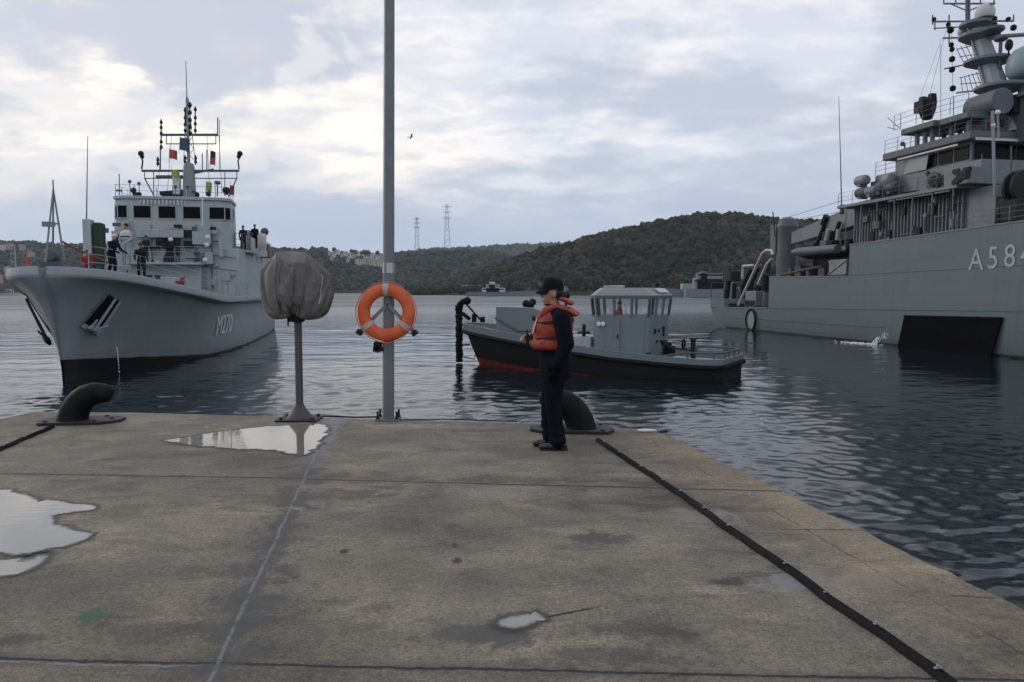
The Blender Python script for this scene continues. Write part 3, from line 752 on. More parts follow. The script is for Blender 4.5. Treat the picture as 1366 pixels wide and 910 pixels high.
# ------------------------------------------------------------------ cable strips along both sides of the pier
def strip(points, label, clips, seed):
    pts = [gnd(*q) for q in points]; root = empty('cable_strip', pts[0], 0, label, 'cable strip', 'black cable strips along the pier sides')
    random.seed(seed); dense = []
    for a, b_ in zip(pts[:-1], pts[1:]):
        k = max(2, int((b_-a).length/.05)); dense += [a.lerp(b_, j/k) for j in range(k)]
    dense.append(pts[-1]); rows = []
    for i, p in enumerate(dense):
        tv = (dense[min(i+1, len(dense)-1)]-dense[max(i-1, 0)]).normalized(); nv = Vector((-tv.y, tv.x, 0))
        o = p-pts[0]; wb = .022*noise.noise(p*1.3)+.008*noise.noise(p*5); ww = .023*(1+.22*noise.noise(p*3.7+Vector((5, 0, 0))))
        rows.append([tuple(o+nv*(wb+ww*x_)+Vector((0, 0, z_))) for x_, z_ in ((-1.15, .002), (-.95, .022), (-.45, .036), (-.12, .030), (.12, .030), (.45, .037), (.95, .022), (1.15, .002))])
    b = MB(); b.grid(rows); b.build('rubber_strip', M['rubber'], root, smooth=50)
    clip = paint('bright clip steel', (.28, .29, .30), .45, metal=.5, var=.2, scale=20)
    for q in clips:
        P = gnd(*q)-pts[0]; i = min(range(len(dense)), key=lambda k: (dense[k]-pts[0]-P).length)
        tv = (dense[min(i+1, len(dense)-1)]-dense[max(i-1, 0)]).normalized()
        c = MB(); c.box(dense[i]-pts[0]+Vector((0, 0, .041)), (.034, .014, .006), math.atan2(tv.y, tv.x)+rad(90)); c.tube([dense[i]-pts[0]+Vector((0, 0, .04)), dense[i]-pts[0]+Vector((0, 0, .054))], .008, 6); c.build('clip', clip, root, bevel=.002)
    return root
strip([(797, 588), (850, 624), (905, 659), (968, 705), (1048, 760), (1110, 805), (1180, 850), (1262, 912), (1450, 1060)],
      'long black cable strip along the right side of the pier', [(806, 594), (828, 608), (858, 628), (884, 646), (908, 662), (938, 684), (970, 707), (1050, 762), (1098, 799), (1166, 843), (1250, 903)], 3)
strip([(70, 571), (35, 586), (0, 601), (-60, 628), (-200, 690)], 'short black cable strip beside the left bollard', [(52, 578), (28, 588), (2, 600), (-30, 614)], 4)
# loose chip of pale stone at the corner
b = MB(); c0 = gnd(862, 575)
b.prism([(-.12, -.05), (-.02, -.075), (.12, -.05), (.10, .01), (.02, .03), (-.09, .02)], .018, Matrix.Translation(c0+Vector((0, 0, .002))))
tag(b.build('stone_chip', paint('pale mortar', (.55, .54, .52), .8, var=.1, scale=12), bevel=.004), 'pale flat patch of mortar at the pier corner', 'stone')
# ------------------------------------------------------------------ minehunter coming in bow first
def hull_mat(name, top, boot, k0, k1, low=None, streak=.3, low_k=None):
    """grey topsides over a dark boot top: boundary z = k0 + k1 * along"""
    m, t, b = material(name)
    oc = t.new('ShaderNodeTexCoord').outputs['Object']; x, y, z = t.sep(oc)[:3]
    n = t.noise(oc, .35, 6, .6)
    c = t.mix(n, tuple(v*.88 for v in top), tuple(v*1.12 for v in top))
    sn = t.noise(t.mapv(oc, (1.6, 1.6, .12)), 1.2, 7, .68)
    c = t.mix(t.m('MULTIPLY', t.sstep(sn, .52, .76), streak), c, tuple(v*.52 for v in top))
    pl = t.noise(t.mapv(oc, (.25, .25, .9)), 1.0, 3, .5)
    c = t.mix(t.m('MULTIPLY', t.sstep(pl, .4, .62), .16), c, tuple(v*.72 for v in top))
    rust = t.sstep(t.noise(t.mapv(oc, (3.2, 3.2, .25), (4, 1, 0)), 1.0, 6, .7), .66, .78)
    c = t.mix(t.m('MULTIPLY', rust, .5), c, (.10, .065, .045))
    grime = t.m('MULTIPLY', t.sstep(t.m('ADD', z, t.m('MULTIPLY', sn, 2.2)), 2.6, 1.2), .45)
    c = t.mix(grime, c, tuple(v*.5 for v in top))
    al = x if name.startswith('rescue') or name.startswith('tug') else y
    lim = t.m('ADD', t.m('MULTIPLY', al, k1), k0)
    wob = t.m('MULTIPLY', t.m('SUBTRACT', t.noise(oc, 1.2, 4, .6), .5), .10)
    f = t.sstep(t.m('SUBTRACT', z, t.m('MAXIMUM', t.m('ADD', lim, wob), .12)), .03, -.03)
    c = t.mix(f, c, t.mix(n, tuple(v*.6 for v in boot), tuple(v*1.6 for v in boot)))
    if low:
        lim2 = t.m('ADD', t.m('ADD', t.m('MULTIPLY', al, low_k[1]), low_k[0]), wob)
        f2 = t.sstep(t.m('SUBTRACT', z, lim2), .04, -.04)
        c = t.mix(f2, c, t.mix(t.sstep(sn, .4, .7), low, tuple(v*.35 for v in low)))
    if name.startswith('rescue'):
        bk = t.new('ShaderNodeTexBrick'); bk.offset = .5; t.put(bk.inputs['Vector'], t.comb(x, z, 0.0))
        for k_, v_ in (('Scale', 1.0), ('Mortar Size', .022), ('Brick Width', 5.2), ('Row Height', 1.55), ('Mortar Smooth', .5)): bk.inputs[k_].default_value = v_
        c = t.mix(t.m('MULTIPLY', bk.outputs['Fac'], .30), c, tuple(v*.55 for v in top))
        pv_ = t.noise(t.comb(t.m('FLOOR', t.m('DIVIDE', x, 5.2)), t.m('FLOOR', t.m('DIVIDE', z, 1.55)), 0.0), 3.7, 1, .5)
        c = t.mix(t.m('MULTIPLY', t.sstep(pv_, .35, .65), .16), c, tuple(v*1.35 for v in top))
    t.put(b.inputs['Base Color'], c); b.inputs['Roughness'].default_value = .5; b.inputs['Specular IOR Level'].default_value = .22
    t.put(b.inputs['Normal'], t.bump(t.noise(t.mapv(oc, (1, 1, 1)), .8, 4, .5), .35, .06))
    return m
LF = Frame(gnd(85, 511, WATER), rad(11.5))
def text_mesh(s, size):
    cu = bpy.data.curves.new('txt', 'FONT'); cu.body = s; cu.size = size; cu.extrude = .004; cu.align_x = 'CENTER'; cu.align_y = 'CENTER'; cu.resolution_u = 4
    o = bpy.data.objects.new('txt', cu); me = evaluated_mesh(o); bpy.data.objects.remove(o); bpy.data.curves.remove(cu)
    return me
def lettering(name, s, size, mat_, parent, loc, ex, ey, squeeze=1.0):
    """letters on a surface: ex runs along the text, ey up"""
    me = text_mesh(s, size); me.name = name; me.materials.clear(); me.materials.append(mat_)
    ex = Vector(ex).normalized(); ey = Vector(ey); ey = (ey-ex*ey.dot(ex)).normalized(); ez = ex.cross(ey)
    Mx = Matrix((ex*squeeze, ey, ez)).transposed().to_4x4(); Mx.translation = Vector(loc)
    me.transform(Mx); o = bpy.data.objects.new(name, me); COL.objects.link(o); o.parent = parent; return o
def rails(b, pts, h=1.0, n=3, r=.022, posts=1.6):
    pts = [Vector(p) for p in pts]
    for k in range(n): b.tube([p+Vector((0, 0, h*(k+1)/n)) for p in pts], r*.6, 4, cap=False)
    for a, c in zip(pts[:-1], pts[1:]):
        m_ = max(1, int((c-a).length/posts))
        for j in range(m_+1): p = a.lerp(c, j/m_); b.tube([p, p+Vector((0, 0, h))], r, 5)
def minehunter():
    root = empty('minehunter_ship', LF.o, LF.yaw, 'grey naval minehunter coming in bow first at the left, flags on its mast', 'warship')
    ys = [-1.75, -1.6, -1.25, -.7, 0, 1, 2.2, 4, 6, 8.5, 11, 12.5, 14, 17, 22, 30, 38, 46, 51]
    wd_ = [.12, .58, 1.06, 1.55, 2.0, 2.42, 2.82, 3.4, 3.92, 4.35, 4.6, 4.68, 4.75, 4.8, 4.85, 4.8, 4.7, 4.45, 4.2]
    zd_ = [4.95, 4.95, 4.93, 4.9, 4.84, 4.74, 4.62, 4.40, 4.18, 3.95, 3.74, 3.65, 3.62, 3.6, 3.6, 3.6, 3.6, 3.6, 3.6]
    wl = [.04, .05, .06, .08, .12, .32, .62, 1.15, 1.65, 2.3, 3.0, 3.35, 3.7, 4.1, 4.4, 4.45, 4.3, 3.9, 3.4]
    def stem(z): # how far forward the stem stands at height z
        return interp(z, [-1.5, 0, 1, 2, 3, 4, 5.1], [.8, 0, -.12, -.35, -.72, -1.2, -1.75])
    def sect(i, side):
        y, w_, z_, l_ = ys[i], wd_[i], zd_[i], wl[i]
        kn = z_-.42; out = []
        for z in (-1.5, -.6, 0, .6, 1.2, 1.9, 2.6, 3.2):
            zz = z if z <= 0 else z*(kn/3.7)
            q = max(0, zz)/kn
            ww = lerp(l_, w_*.885, q**1.3)*(1 if zz >= 0 else 1+.35*zz*.6)
            out.append((ww, zz))
        out += [(w_*.885, kn-.01), (w_*.965, kn+.03), (w_, kn+.10), (w_, z_)]
        res = []
        for ww, zz in out:
            sy = stem(zz); t = min(1, max(0, (y+1.75)/9.75)); yy = lerp(sy, 8.0, t) if y < 8 else y
            if zz > kn-.03: yy = y if y < 8 else y
            res.append((side*ww, yy, zz))
        return res
    b = MB(); rows = []
    for i in range(len(ys)):
        L = sect(i, -1); Rr = sect(i, 1); rows.append(L[::-1]+Rr)
    b.grid(rows); k = len(rows[0]); b.f.append(tuple(range(k))); b.mi.append(0); b.f.append(tuple(range((len(ys)-1)*k, len(ys)*k))); b.mi.append(0)
    HM = hull_mat('minehunter hull paint', (.262, .290, .298), (.006, .006, .007), 1.02, -.07)
    hull = b.build('hull', HM, root, smooth=40)
    # deck and bulwark rim
    b = MB(); b.grid([[(-wd_[i]*.97, ys[i]+(.06 if i == 0 else 0), zd_[i]-.10), (0, ys[i]+(.06 if i == 0 else 0), zd_[i]-.06), (wd_[i]*.97, ys[i]+(.06 if i == 0 else 0), zd_[i]-.10)] for i in range(len(ys))])
    b.build('deck', M['deck'], root, smooth=180)
    b = MB()
    for s in (-1, 1):
        rr = []
        for i in range(len(ys)):
            x0, y, z = s*wd_[i], ys[i], zd_[i]; rr.append([(x0*1.0+s*.015, y, z-.28), (x0+s*.05, y, z-.05), (x0+s*.03, y, z+.05), (x0-s*.10*min(1, wd_[i]/.8), y+.02, z+.05), (x0-s*.12*min(1, wd_[i]/.8), y+.02, z-.1)])
        b.grid(rr)
    b.build('gunwale', M['navyl'], root, smooth=50)
    def side(y, z):  # point and outward direction on the right side of the hull
        i = max(0, min(len(ys)-2, next((k for k in range(len(ys)-1) if ys[k+1] > y), len(ys)-2))); t = (y-ys[i])/(ys[i+1]-ys[i])
        a = sect(i, 1); c = sect(i+1, 1); P = [Vector(p).lerp(Vector(q), t) for p, q in zip(a, c)]
        for p, q in zip(P[:-1], P[1:]):
            if p.z <= z <= q.z: return p.lerp(q, (z-p.z)/max(1e-4, q.z-p.z))
        return P[-1]
    def side_px(px, py):
        best = None
        for y in np.arange(-1.5, 16, .1):
            for z in np.arange(.4, 4.6, .1):
                P = LF.world(side(y, z)); zz = P.z-EYE; dep = P.y*CP-zz*SP; up = P.y*SP+zz*CP
                e = (CX+FPX*P.x/dep-px)**2+(CY-FPX*up/dep-py)**2
                if best is None or e < best[0]: best = (e, y, z)
        return best[1], best[2]
    # anchors in their pockets
    def anchor(s):
        (ya, za), (yb, zb) = APX
        def pt(y, z):
            p = side(y, z); return Vector((p.x*s, p.y, p.z))
        top = pt(ya, za); bot = pt(yb, zb); mid = (top+bot)/2
        up = (top-bot).normalized(); nx = (pt(ya+.6, (za+zb)/2)-pt(yb-.6, (za+zb)/2)).normalized()
        nrm = nx.cross(up).normalized()
        if nrm.x*s < 0: nrm = -nrm
        lat = up.cross(nrm).normalized()
        b = MB()
        rim = [top+lat*.62+nrm*.06+up*.1, top-lat*.62+nrm*.06+up*.1, bot-lat*.78+nrm*.10-up*.22, bot+lat*.78+nrm*.10-up*.22]
        inn = [top+lat*.46+nrm*.01, top-lat*.46+nrm*.01, bot-lat*.6+nrm*.02, bot+lat*.6+nrm*.02]
        b.add(rim+inn, [(0, 1, 5, 4), (1, 2, 6, 5), (2, 3, 7, 6), (3, 0, 4, 7)])
        pk = b.build('anchor_pocket', M['navyl'], root, smooth=0)
        b = MB(); b.plate([p+nrm*.02 for p in inn], .02); b.build('pocket_shade', M['black'], pk, smooth=0)  # flat black plate, shade inside the pocket given as colour
        an = MB(); am = M['navyl'] if s > 0 else M['dark']
        hang = nrm*.22 if s > 0 else nrm*.35-up*.5
        an.tube([top+nrm*.12, bot+hang], [.06, .075], 8)
        an.box(bot+hang, (.28, .24, .22), M=Matrix((lat, nrm, up)).transposed().to_4x4())
        cp = bot+hang
        for q in (-1, 1):
            an.plate([cp+lat*q*.10-up*.08, cp+lat*q*.42-up*.02, cp+lat*q*.48+up*.42+nrm*.10, cp+lat*q*.34+up*.30+nrm*.08, cp+lat*q*.14+up*.1], .08)
        an.plate([cp-lat*.45-up*.12, cp+lat*.45-up*.12, cp+lat*.38+up*.06, cp-lat*.38+up*.06], .16)
        an.build('anchor', am, root, bevel=.02)
    APX = (side_px(151, 396), side_px(122, 436)); anchor(1); anchor(-1)
    # pennant number on the bow
    ny, nz_ = side_px(299, 433); pn = side(ny, nz_); a = side(ny-.7, nz_); c = side(ny+.7, nz_); u = side(ny, nz_+.5)-side(ny, nz_-.5)
    ex = (c-a).normalized(); nrm = ex.cross(u.normalized())
    lettering('pennant_number', 'M270', 1.75, M['white'], root, pn+nrm*.05*(1 if nrm.x > 0 else -1), ex, u, 1.0)
    # superstructure
    SM = paint('minehunter superstructure paint', (.37, .41, .415), .5, var=.08, scale=.5, streak=.30, scol=(.20, .21, .20))
    b = MB()
    zb = lambda y: interp(y, ys, zd_)-.15
    poly = [(-4.55, 20.0), (4.35, 20.0), (4.62, 21.2), (4.70, 30), (4.62, 38), (4.4, 46), (-4.4, 46), (-4.6, 38), (-4.66, 30), (-4.66, 21.0)]
    b.prism(poly, 6.95-3.15, Matrix.Translation((0, 0, 3.15))); b.build('deckhouse', SM, root, bevel=.05)
    # bridge: slightly tapering house with seven windows round the front
    b = MB(); base = [(-3.70, 20.7), (-3.0, 20.1), (3.3, 20.1), (3.85, 20.7), (3.7, 23.6), (-3.6, 23.6)]
    b.prism(base, 3.55, Matrix.Translation((0, 0, 6.7))); br = b.build('bridge', SM, root, bevel=.04)
    b = MB(); b.prism([(x*1.02, y-.12 if y < 22 else y+.1) for x, y in base], .22, Matrix.Translation((0, 0, 10.25))); b.build('roof', M['navyl'], br, bevel=.03)
    def win(p, q, z0, z1, name='window', m_=None):
        p, q = Vector((*p, 0)), Vector((*q, 0)); dv = (q-p).normalized(); n = Vector((dv.y, -dv.x, 0))
        o = n*.012; pts = [p+o+Vector((0, 0, z0)), q+o+Vector((0, 0, z0)), q+o+Vector((0, 0, z1)), p+o+Vector((0, 0, z1))]
        bb = MB(); bb.plate(pts, .02); w_ = bb.build(name, m_ or M['glass'], br, smooth=0)
        f = MB(); e = [pt+n*.02 for pt in pts]
        for i in range(4): f.beam(e[i], e[(i+1) % 4], .06, .05, up=n)
        f.build('frame', SM, w_, smooth=0)
    Z0, Z1 = 8.95, 9.82
    for pa, pb in ((157, 170), (178, 202), (211, 235), (244, 268), (279, 300)): win((LF.on(pa, 285, 1, 20.1).x, 20.1), (LF.on(pb, 285, 1, 20.1).x, 20.1), Z0, Z1)
    win((3.36, 20.16), (3.80, 20.64), Z0, Z1); win((-3.66, 20.66), (-3.05, 20.14), Z0, Z1)
    b = MB(); b.bx(-2.5, 2.6, 23.6, 31, 6.9, 9.7); b.build('after_bridge', SM, br, bevel=.05)
    win((3.82, 21.1), (3.76, 22.2), Z0, Z1)
    # name board over the windows: a run of pale upright bars
    b = MB()
    for i in range(13): b.box((-1.9+i*.24, 19.985, 10.05), (.10+.05*(i % 3 == 1), .03, .34 if i % 4 else .26))
    b.build('name_board', M['pale'], br, smooth=0)
    # details on the deckhouse front
    def fr(px, py, y=19.93): return LF.on(px, py, 1, y)
    b = MB()
    for px, py, sx, sz in ((225, 322, 1.5, .7), (228, 317, .8, 1.1), (250, 312, .6, .5), (252, 326, .6, .45), (233, 337, .5, .35), (238, 302, .5, .2), (285, 305, .4, .2), (205, 330, .8, .15), (165, 318, .9, .5)):
        p = fr(px, py); b.box(p+Vector((0, -.12, 0)), (sx, .26, sz))
    b.split('dark_fitting', M['dark'], root, bevel=.02)
    b = MB()
    for px, py, sx, sz in ((215, 312, 3.0, .55), (270, 318, 1.2, .9), (190, 345, 1.3, .8), (214, 352, .7, 1.1), (280, 345, .5, .8), (245, 360, 2.4, .5), (296, 330, .3, 1.4)):
        p = fr(px, py); b.box(p+Vector((0, -.18, 0)), (sx, .34, sz))
    b.split('pale_locker', M['navyl'], root, bevel=.03)
    b = MB()
    for px, py, l in ((212, 351, .16), (213, 358, .14), (278, 317, .2), (277, 327, .18), (229, 320, .18), (275, 347, .2)): b.ball(fr(px, py)+Vector((0, -.25, 0)), l, 2)
    b.split('floodlight', M['white'], root)
    b = MB()
    for px in (283, 262, 240, 203): b.tube([fr(px, 300)+Vector((0, -.1, 0)), fr(px, 372)+Vector((0, -.1, 0))], .04, 6)
    for (x0, y0), (x1, y1) in (((205, 313), (262, 313)), ((180, 345), (262, 352)), ((240, 352), (318, 362)), ((248, 335), (316, 345))): b.tube([fr(x0, y0)+Vector((0, -.2, 0)), fr(x1, y1)+Vector((0, -.2, 0))], .03, 5)
    b.split('pipe', M['mid'], root)
    random.seed(31)
    for k in range(46):
        px, py = random.uniform(140, 312), random.uniform(298, 384)
        if 170 < px < 268 and 305 < py < 345 and k % 2: continue
        q = MB(); p = fr(px, py); kind_ = k % 5
        if kind_ == 0: q.box(p+Vector((0, -.08, 0)), (random.uniform(.15, .5), .16, random.uniform(.12, .4)))
        elif kind_ == 1: q.lathe([(.13, -.06), (.15, 0), (.1, .06)], p+Vector((0, -.08, 0)), 10, Matrix.Rotation(rad(90), 4, 'X'))
        elif kind_ == 2: q.tube([p+Vector((0, -.07, 0)), p+Vector((0, -.07, -random.uniform(.5, 1.6)))], .03, 5)
        elif kind_ == 3: q.tube([p+Vector((0, -.07, 0)), p+Vector((random.uniform(.4, 1.4), -.07, 0))], .03, 5)
        else: q.box(p+Vector((0, -.10, 0)), (random.uniform(.2, .6), .2, random.uniform(.3, .8)))
        q.build(('junction_box', 'vent', 'pipe', 'pipe', 'locker')[kind_], [M['mid'], M['dark'], M['navyl'], M['navyl'], M['navy']][(k*7) % 5], root, smooth=30)
    # platform in front of the bridge, with the gun mount on it
    b = MB(); b.bx(-2.6, 2.2, 18.2, 19.98, 5.75, 5.90); b.bx(-2.4, 2.0, 19.2, 19.98, 3.4, 5.75); b.build('gun_platform', SM, root, bevel=.03)
    b = MB(); rails(b, [(-2.6, 19.9, 5.9), (-2.6, 18.2, 5.9), (2.2, 18.2, 5.9), (2.2, 19.9, 5.9)], 1.05); b.build('platform_railing', M['navyl'], root)
    b = MB(); b.lathe([(.45, 5.92), (.4, 6.3), (.25, 6.5), (.22, 6.9)], (.2, 18.6, 0), 12); b.box((.2, 18.6, 7.05), (.7, .9, .5)); b.tube([(.2, 18.3, 7.1), (.05, 16.9, 7.35)], .05, 8); b.tube([(.5, 18.3, 7.0), (.5, 17.9, 7.0)], .12, 8)
    b.build('deck_gun', M['dark'], root, bevel=.03)
    # bridge wing on the right with its clutter
    b = MB(); b.bx(3.9, 5.05, 21.4, 25.5, 6.76, 6.90); b.bx(4.95, 5.05, 21.4, 25.5, 6.9, 7.9); b.bx(4.02, 5.0, 24.6, 25.5, 6.9, 8.6); b.build('bridge_wing', SM, root, bevel=.03)
    b = MB(); rails(b, [(3.95, 21.3, 6.9), (5.0, 21.3, 6.9)], 1.2, 3, .03, .4); b.build('wing_railing', M['mid'], root)
    p = LF.on(348, 305, 0, 5.1); b = MB(); b.lathe([(.30, 0), (.42, .15), (.42, 1.2), (.3, 1.35)], (5.05, 27.2, 7.2), 14); b.box((5.05, 27.2, 6.95), (.8, .8, .5)); b.build('liferaft_canister', M['pale'], root, smooth=40)
    b = MB(); b.box((5.0, 30, 7.3), (.7, 1.2, 1.1)); b.tube([(5.0, 30, 7.8), (5.0, 30, 8.8)], .12, 8); b.ball((5.0, 30, 8.9), .34, 2); b.build('director_sight', M['mid'], root, bevel=.04)
    b = MB()
    for k in range(3): b.bx(4.86, 4.9, 33.0+k*.9, 33.35+k*.9, 6.8, 8.2)
    b.split('orange_panel', M['orange'], root, smooth=0)
    cx_ = LF.on(119, 310, 1, 15); b = MB(); b.bx(cx_.x-.26, cx_.x+.2, 14.6, 15.4, 3.5, LF.on(119, 293, 1, 15).z); b.build('equipment_cabinet', SM, root, bevel=.05)
    b = MB(); b.bx(cx_.x+.25, cx_.x+.78, 14.7, 15.6, 3.5, LF.on(119, 297, 1, 15).z); b.build('green_canvas_cover', M['greenf'], root, bevel=.12)
    # funnel and after house so that the ship carries on
    b = MB(); b.box((0, 33, 8.2), (3.4, 4.5, 3), taper=(.8, .8)); b.build('funnel', SM, root, bevel=.08)
    # ---- mast
    mm = M['mid']; my = 27.0
    def mp_(px, py, y=my): return LF.on(px, py, 1, y)
    b = MB(); b.lathe([(.58, 10.4), (.50, 11.4), (.42, 13.6), (.34, 13.8), (.12, 13.9), (.10, 18.7), (.04, 19.0), (.025, 21.6)], (mp_(253, 262).x, my, 0), 12); b.build('mast', M['navy'], root, smooth=40)
    X0 = mp_(253, 228).x
    def yard(py, pl, pr, th, name):
        a, c = mp_(pl, py), mp_(pr, py); bb = MB(); bb.beam(a, c, th, th)
        o = bb.build(name, mm, root, smooth=0); return a, c
    a, c = yard(228, 189, 319, .16, 'lower_yard'); yard(238, 193, 316, .07, 'lower_brace')
    a2, c2 = yard(180, 216, 291, .16, 'upper_yard'); yard(192, 222, 288, .07, 'upper_brace')
    b = MB()
    for px, p0, p1 in ((193, 228, 238), (316, 228, 238), (222, 180, 192), (288, 180, 192), (205, 228, 262), (300, 228, 262)): b.tube([mp_(px, p0), mp_(px+(253-px)*.0, p1)], .035, 5)
    b.tube([mp_(193, 238), mp_(206, 262)], .05, 5); b.tube([mp_(316, 238), mp_(305, 262)], .05, 5)
    b.tube([mp_(255, 232), mp_(285, 226)], .08, 5); b.tube([mp_(250, 236), mp_(208, 236)], .14, 6)
    for px in (216, 229, 276, 292): b.tube([mp_(px, 180), mp_(px+(-6 if px < 250 else 4), 260)], .016, 4)
    b.split('mast_stay', mm, root)
    def lampstack(px, pys, r, name='signal_lamp'):
        bb = MB()
        for py in pys: p = mp_(px, py); r_ = r*.74; bb.lathe([(r_*.45, -r_*1.2), (r_, -r_*.5), (r_*.8, r_*.6), (r_*.3, r_*1.25)], p, 8)
        p, q = mp_(px, pys[0]-4), mp_(px, pys[-1]+4); bb.split(name, M['dark'], root, smooth=30); bb = MB(); bb.tube([p, q], .05, 5); bb.build('lamp_mast', M['dark'], root)
    lampstack(215, [163, 170, 178, 189, 196], .17); lampstack(247, [147, 157, 166, 174], .17); lampstack(260.5, [146, 157, 165, 174], .17); lampstack(253.5, [140, 150, 160, 169, 178], .2)
    lampstack(210.5, [213, 218], .17); lampstack(247, [211, 216], .16); lampstack(261, [211, 216], .16); lampstack(282, [208, 206], .06)
    for px, s in ((189, 1), (319, -1)):
        bb = MB(); p = mp_(px, 226); bb.tube([p, mp_(px+1.5*s, 215), mp_(px-1*s, 208)], .06, 6); bb.ball(mp_(px-1*s, 205), .22, 2); bb.ball(mp_(px+.5*s, 209), .17, 2); bb.build('yardarm_lamp', M['dark'], root)
    bb = MB()
    for px, p0, p1, r in ((290.5, 157, 180, .05), (276, 200, 228, .04), (214, 196, 228, .05), (293, 160, 228, .025), (270, 205, 228, .04)): bb.tube([mp_(px, p0), mp_(px, p1)], r, 5)
    bb.split('whip_aerial', M['mid'], root)
    bb = MB(); p = mp_(236, 247); bb.box(p, (.55, .5, 1.5)); bb.build('radar_housing', M['pale'], root, bevel=.08)
    bb = MB(); bb.beam(mp_(213, 258), mp_(255, 255), .16, .3)
    for px in (219, 226, 234, 242, 262): bb.ball(mp_(px, 260), .24, 2)
    bb.build('navigation_radar', M['dark'], root)
    random.seed(12)
    for k in range(16):
        p = Vector((random.uniform(-3.4, 3.5), random.uniform(20.4, 23.2), 10.45)); q = MB(); h_ = random.uniform(.3, 1.3)
        q.tube([p, p+Vector((0, 0, h_))], .03, 5)
        if k % 3 == 0: q.ball(p+Vector((0, 0, h_)), .13, 2)
        elif k % 3 == 1: q.box(p+Vector((0, 0, h_*.6)), (.3, .25, .3))
        q.build('roof_aerial', [M['mid'], M['dark'], M['navyl']][k % 3], root)
    q = MB(); rails(q, [(-3.6, 23.4, 10.47), (-3.6, 20.6, 10.47), (3.7, 20.6, 10.47), (3.6, 23.4, 10.47)], .8, 2, .018, 1.1); q.build('roof_railing', M['mid'], root)
    for sx in (-1, 1):
        q = MB()
        for k in range(5): z0 = 14.0+k*.95; q.tube([(X0+sx*.42*(1-k*.16), my, z0), (X0-sx*.42*(1-k*.16-.16), my, z0+.95)], .022, 4)
        q.tube([(X0+sx*.42, my, 14), (X0+sx*.06, my, 18.7)], .025, 4); q.build('mast_lattice', M['mid'], root)
    bb = MB(); bb.tube([mp_(290, 262), mp_(290, 246)], .05, 6); bb.lathe([(.2, 0), (.26, .1), (.2, .25)], mp_(290, 246), 8); bb.build('aerial_post', M['mid'], root)
    bb = MB(); bb.lathe([(.10, 0), (.3, .25), (.28, .5), (.1, .6)], mp_(302, 260), 10); bb.build('searchlight', M['dark'], root)
    bb = MB(); p = LF.on(159, 262, 1, 21); bb.tube([p, LF.on(159, 232, 1, 21)], .035, 5); bb.beam(p+Vector((-.2, 0, .4)), p+Vector((.2, 0, .4)), .12); bb.build('whip_aerial', M['mid'], root)
    bb = MB(); bb.tube([LF.on(115, 312, 1, 15), LF.on(117, 182, 1, 15)], [.05, .02], 5); bb.build('whip_aerial', M['steel'], root)
    bb = MB(); bb.tube([LF.on(270, 302, 1, 19.7), LF.on(270, 262, 1, 19.7)], .04, 6); bb.tube([LF.on(153, 296, 1, 19.7), LF.on(153, 272, 1, 19.7)], .03, 6); bb.split('jack_staff', M['white'], root)
    # flags on the halyards: each a thing
    def flag(px, py, wpx, hpx, cols, label, mats):
        wpx, hpx = wpx*.85, hpx*.9
        p = mp_(px, py, my-.6); k = .0581; w_, h_ = wpx*k, hpx*k
        n = 10; bb = MB(); st = len(cols)
        for s_ in range(st):
            bb.cur = s_; z1 = -h_*s_/st; z0 = -h_*(s_+1)/st; rows = []
            for z in (z1, z0): rows.append([(w_*i/n, .10*math.sin(i*.9+z)*i/n*2, z-.12*w_*(i/n)) for i in range(n+1)])
            rows2 = [[(x, y+.012, z) for x, y, z in r] for r in rows]
            bb.grid(rows); bb.grid(rows2)
        bb.tube([(0, 0, .3), (0, 0, -h_-.3)], .012, 4)
        o = bb.build('signal_flag', [M[m_] for m_ in mats], None, smooth=60); o.location = LF.world(p); o.rotation_euler = (0, rad(4), LF.yaw)
        tag(o, label, 'flag', 'flags flying from the minehunter mast')
    M['flagred'] = paint('red flag', (.42, .10, .07), .8, var=.1); M['flagblk'] = paint('black flag', (.03, .03, .04), .8); M['flagwht'] = paint('white flag', (.68, .60, .58), .8, var=.1); M['flagblu'] = paint('blue green flag', (.06, .10, .12), .8); M['flagyel'] = paint('yellow green flag', (.34, .38, .09), .8, var=.1)  # flag colours dulled, haze is put into them
    flag(226, 199, 11, 13, [0], 'orange red flag at the upper left of the minehunter mast', ['flagred'])
    flag(240, 183, 14, 18, [0, 1], 'dark blue green flag behind the minehunter mast', ['flagblu', 'flagblu'])
    flag(281, 201, 7, 20, [0, 1], 'black over pink white flag right of the mast', ['flagblk', 'flagred'])
    flag(229, 226, 11, 9, [0], 'yellow green flag on the lower yard left of the mast', ['flagyel'])
    flag(275, 242, 8, 14, [0], 'yellow green pennant under the lower yard right of the mast', ['flagyel'])
    flag(307, 247, 6, 14, [0], 'small dark red flag at the right end above the bridge roof', ['redf'])
    # ---- foredeck: tripod, winch, rails
    bb = MB(); tpz = LF.on(71, 252, 1, 1.0); bb_ = [LF.on(60, 334, 1, .2), LF.on(85, 332, 1, 1.0), LF.on(70, 330, 1, 2.2)]
    for q in bb_: bb.tube([q-Vector((0, 0, .5)), tpz], [.045, .035], 6)
    for f_ in (.42, ): bb.beam(bb_[0].lerp(tpz, f_), bb_[1].lerp(tpz, f_), .06); bb.beam(bb_[1].lerp(tpz, f_), bb_[2].lerp(tpz, f_), .06); bb.beam(bb_[0].lerp(tpz, f_), bb_[2].lerp(tpz, f_), .06)
    bb.box(bb_[0].lerp(tpz, .42), (.5, .12, .22)); bb.tube([tpz, tpz+Vector((0, 0, .4))], .03, 5)
    bb.build('foredeck_tripod', M['navy'], root)
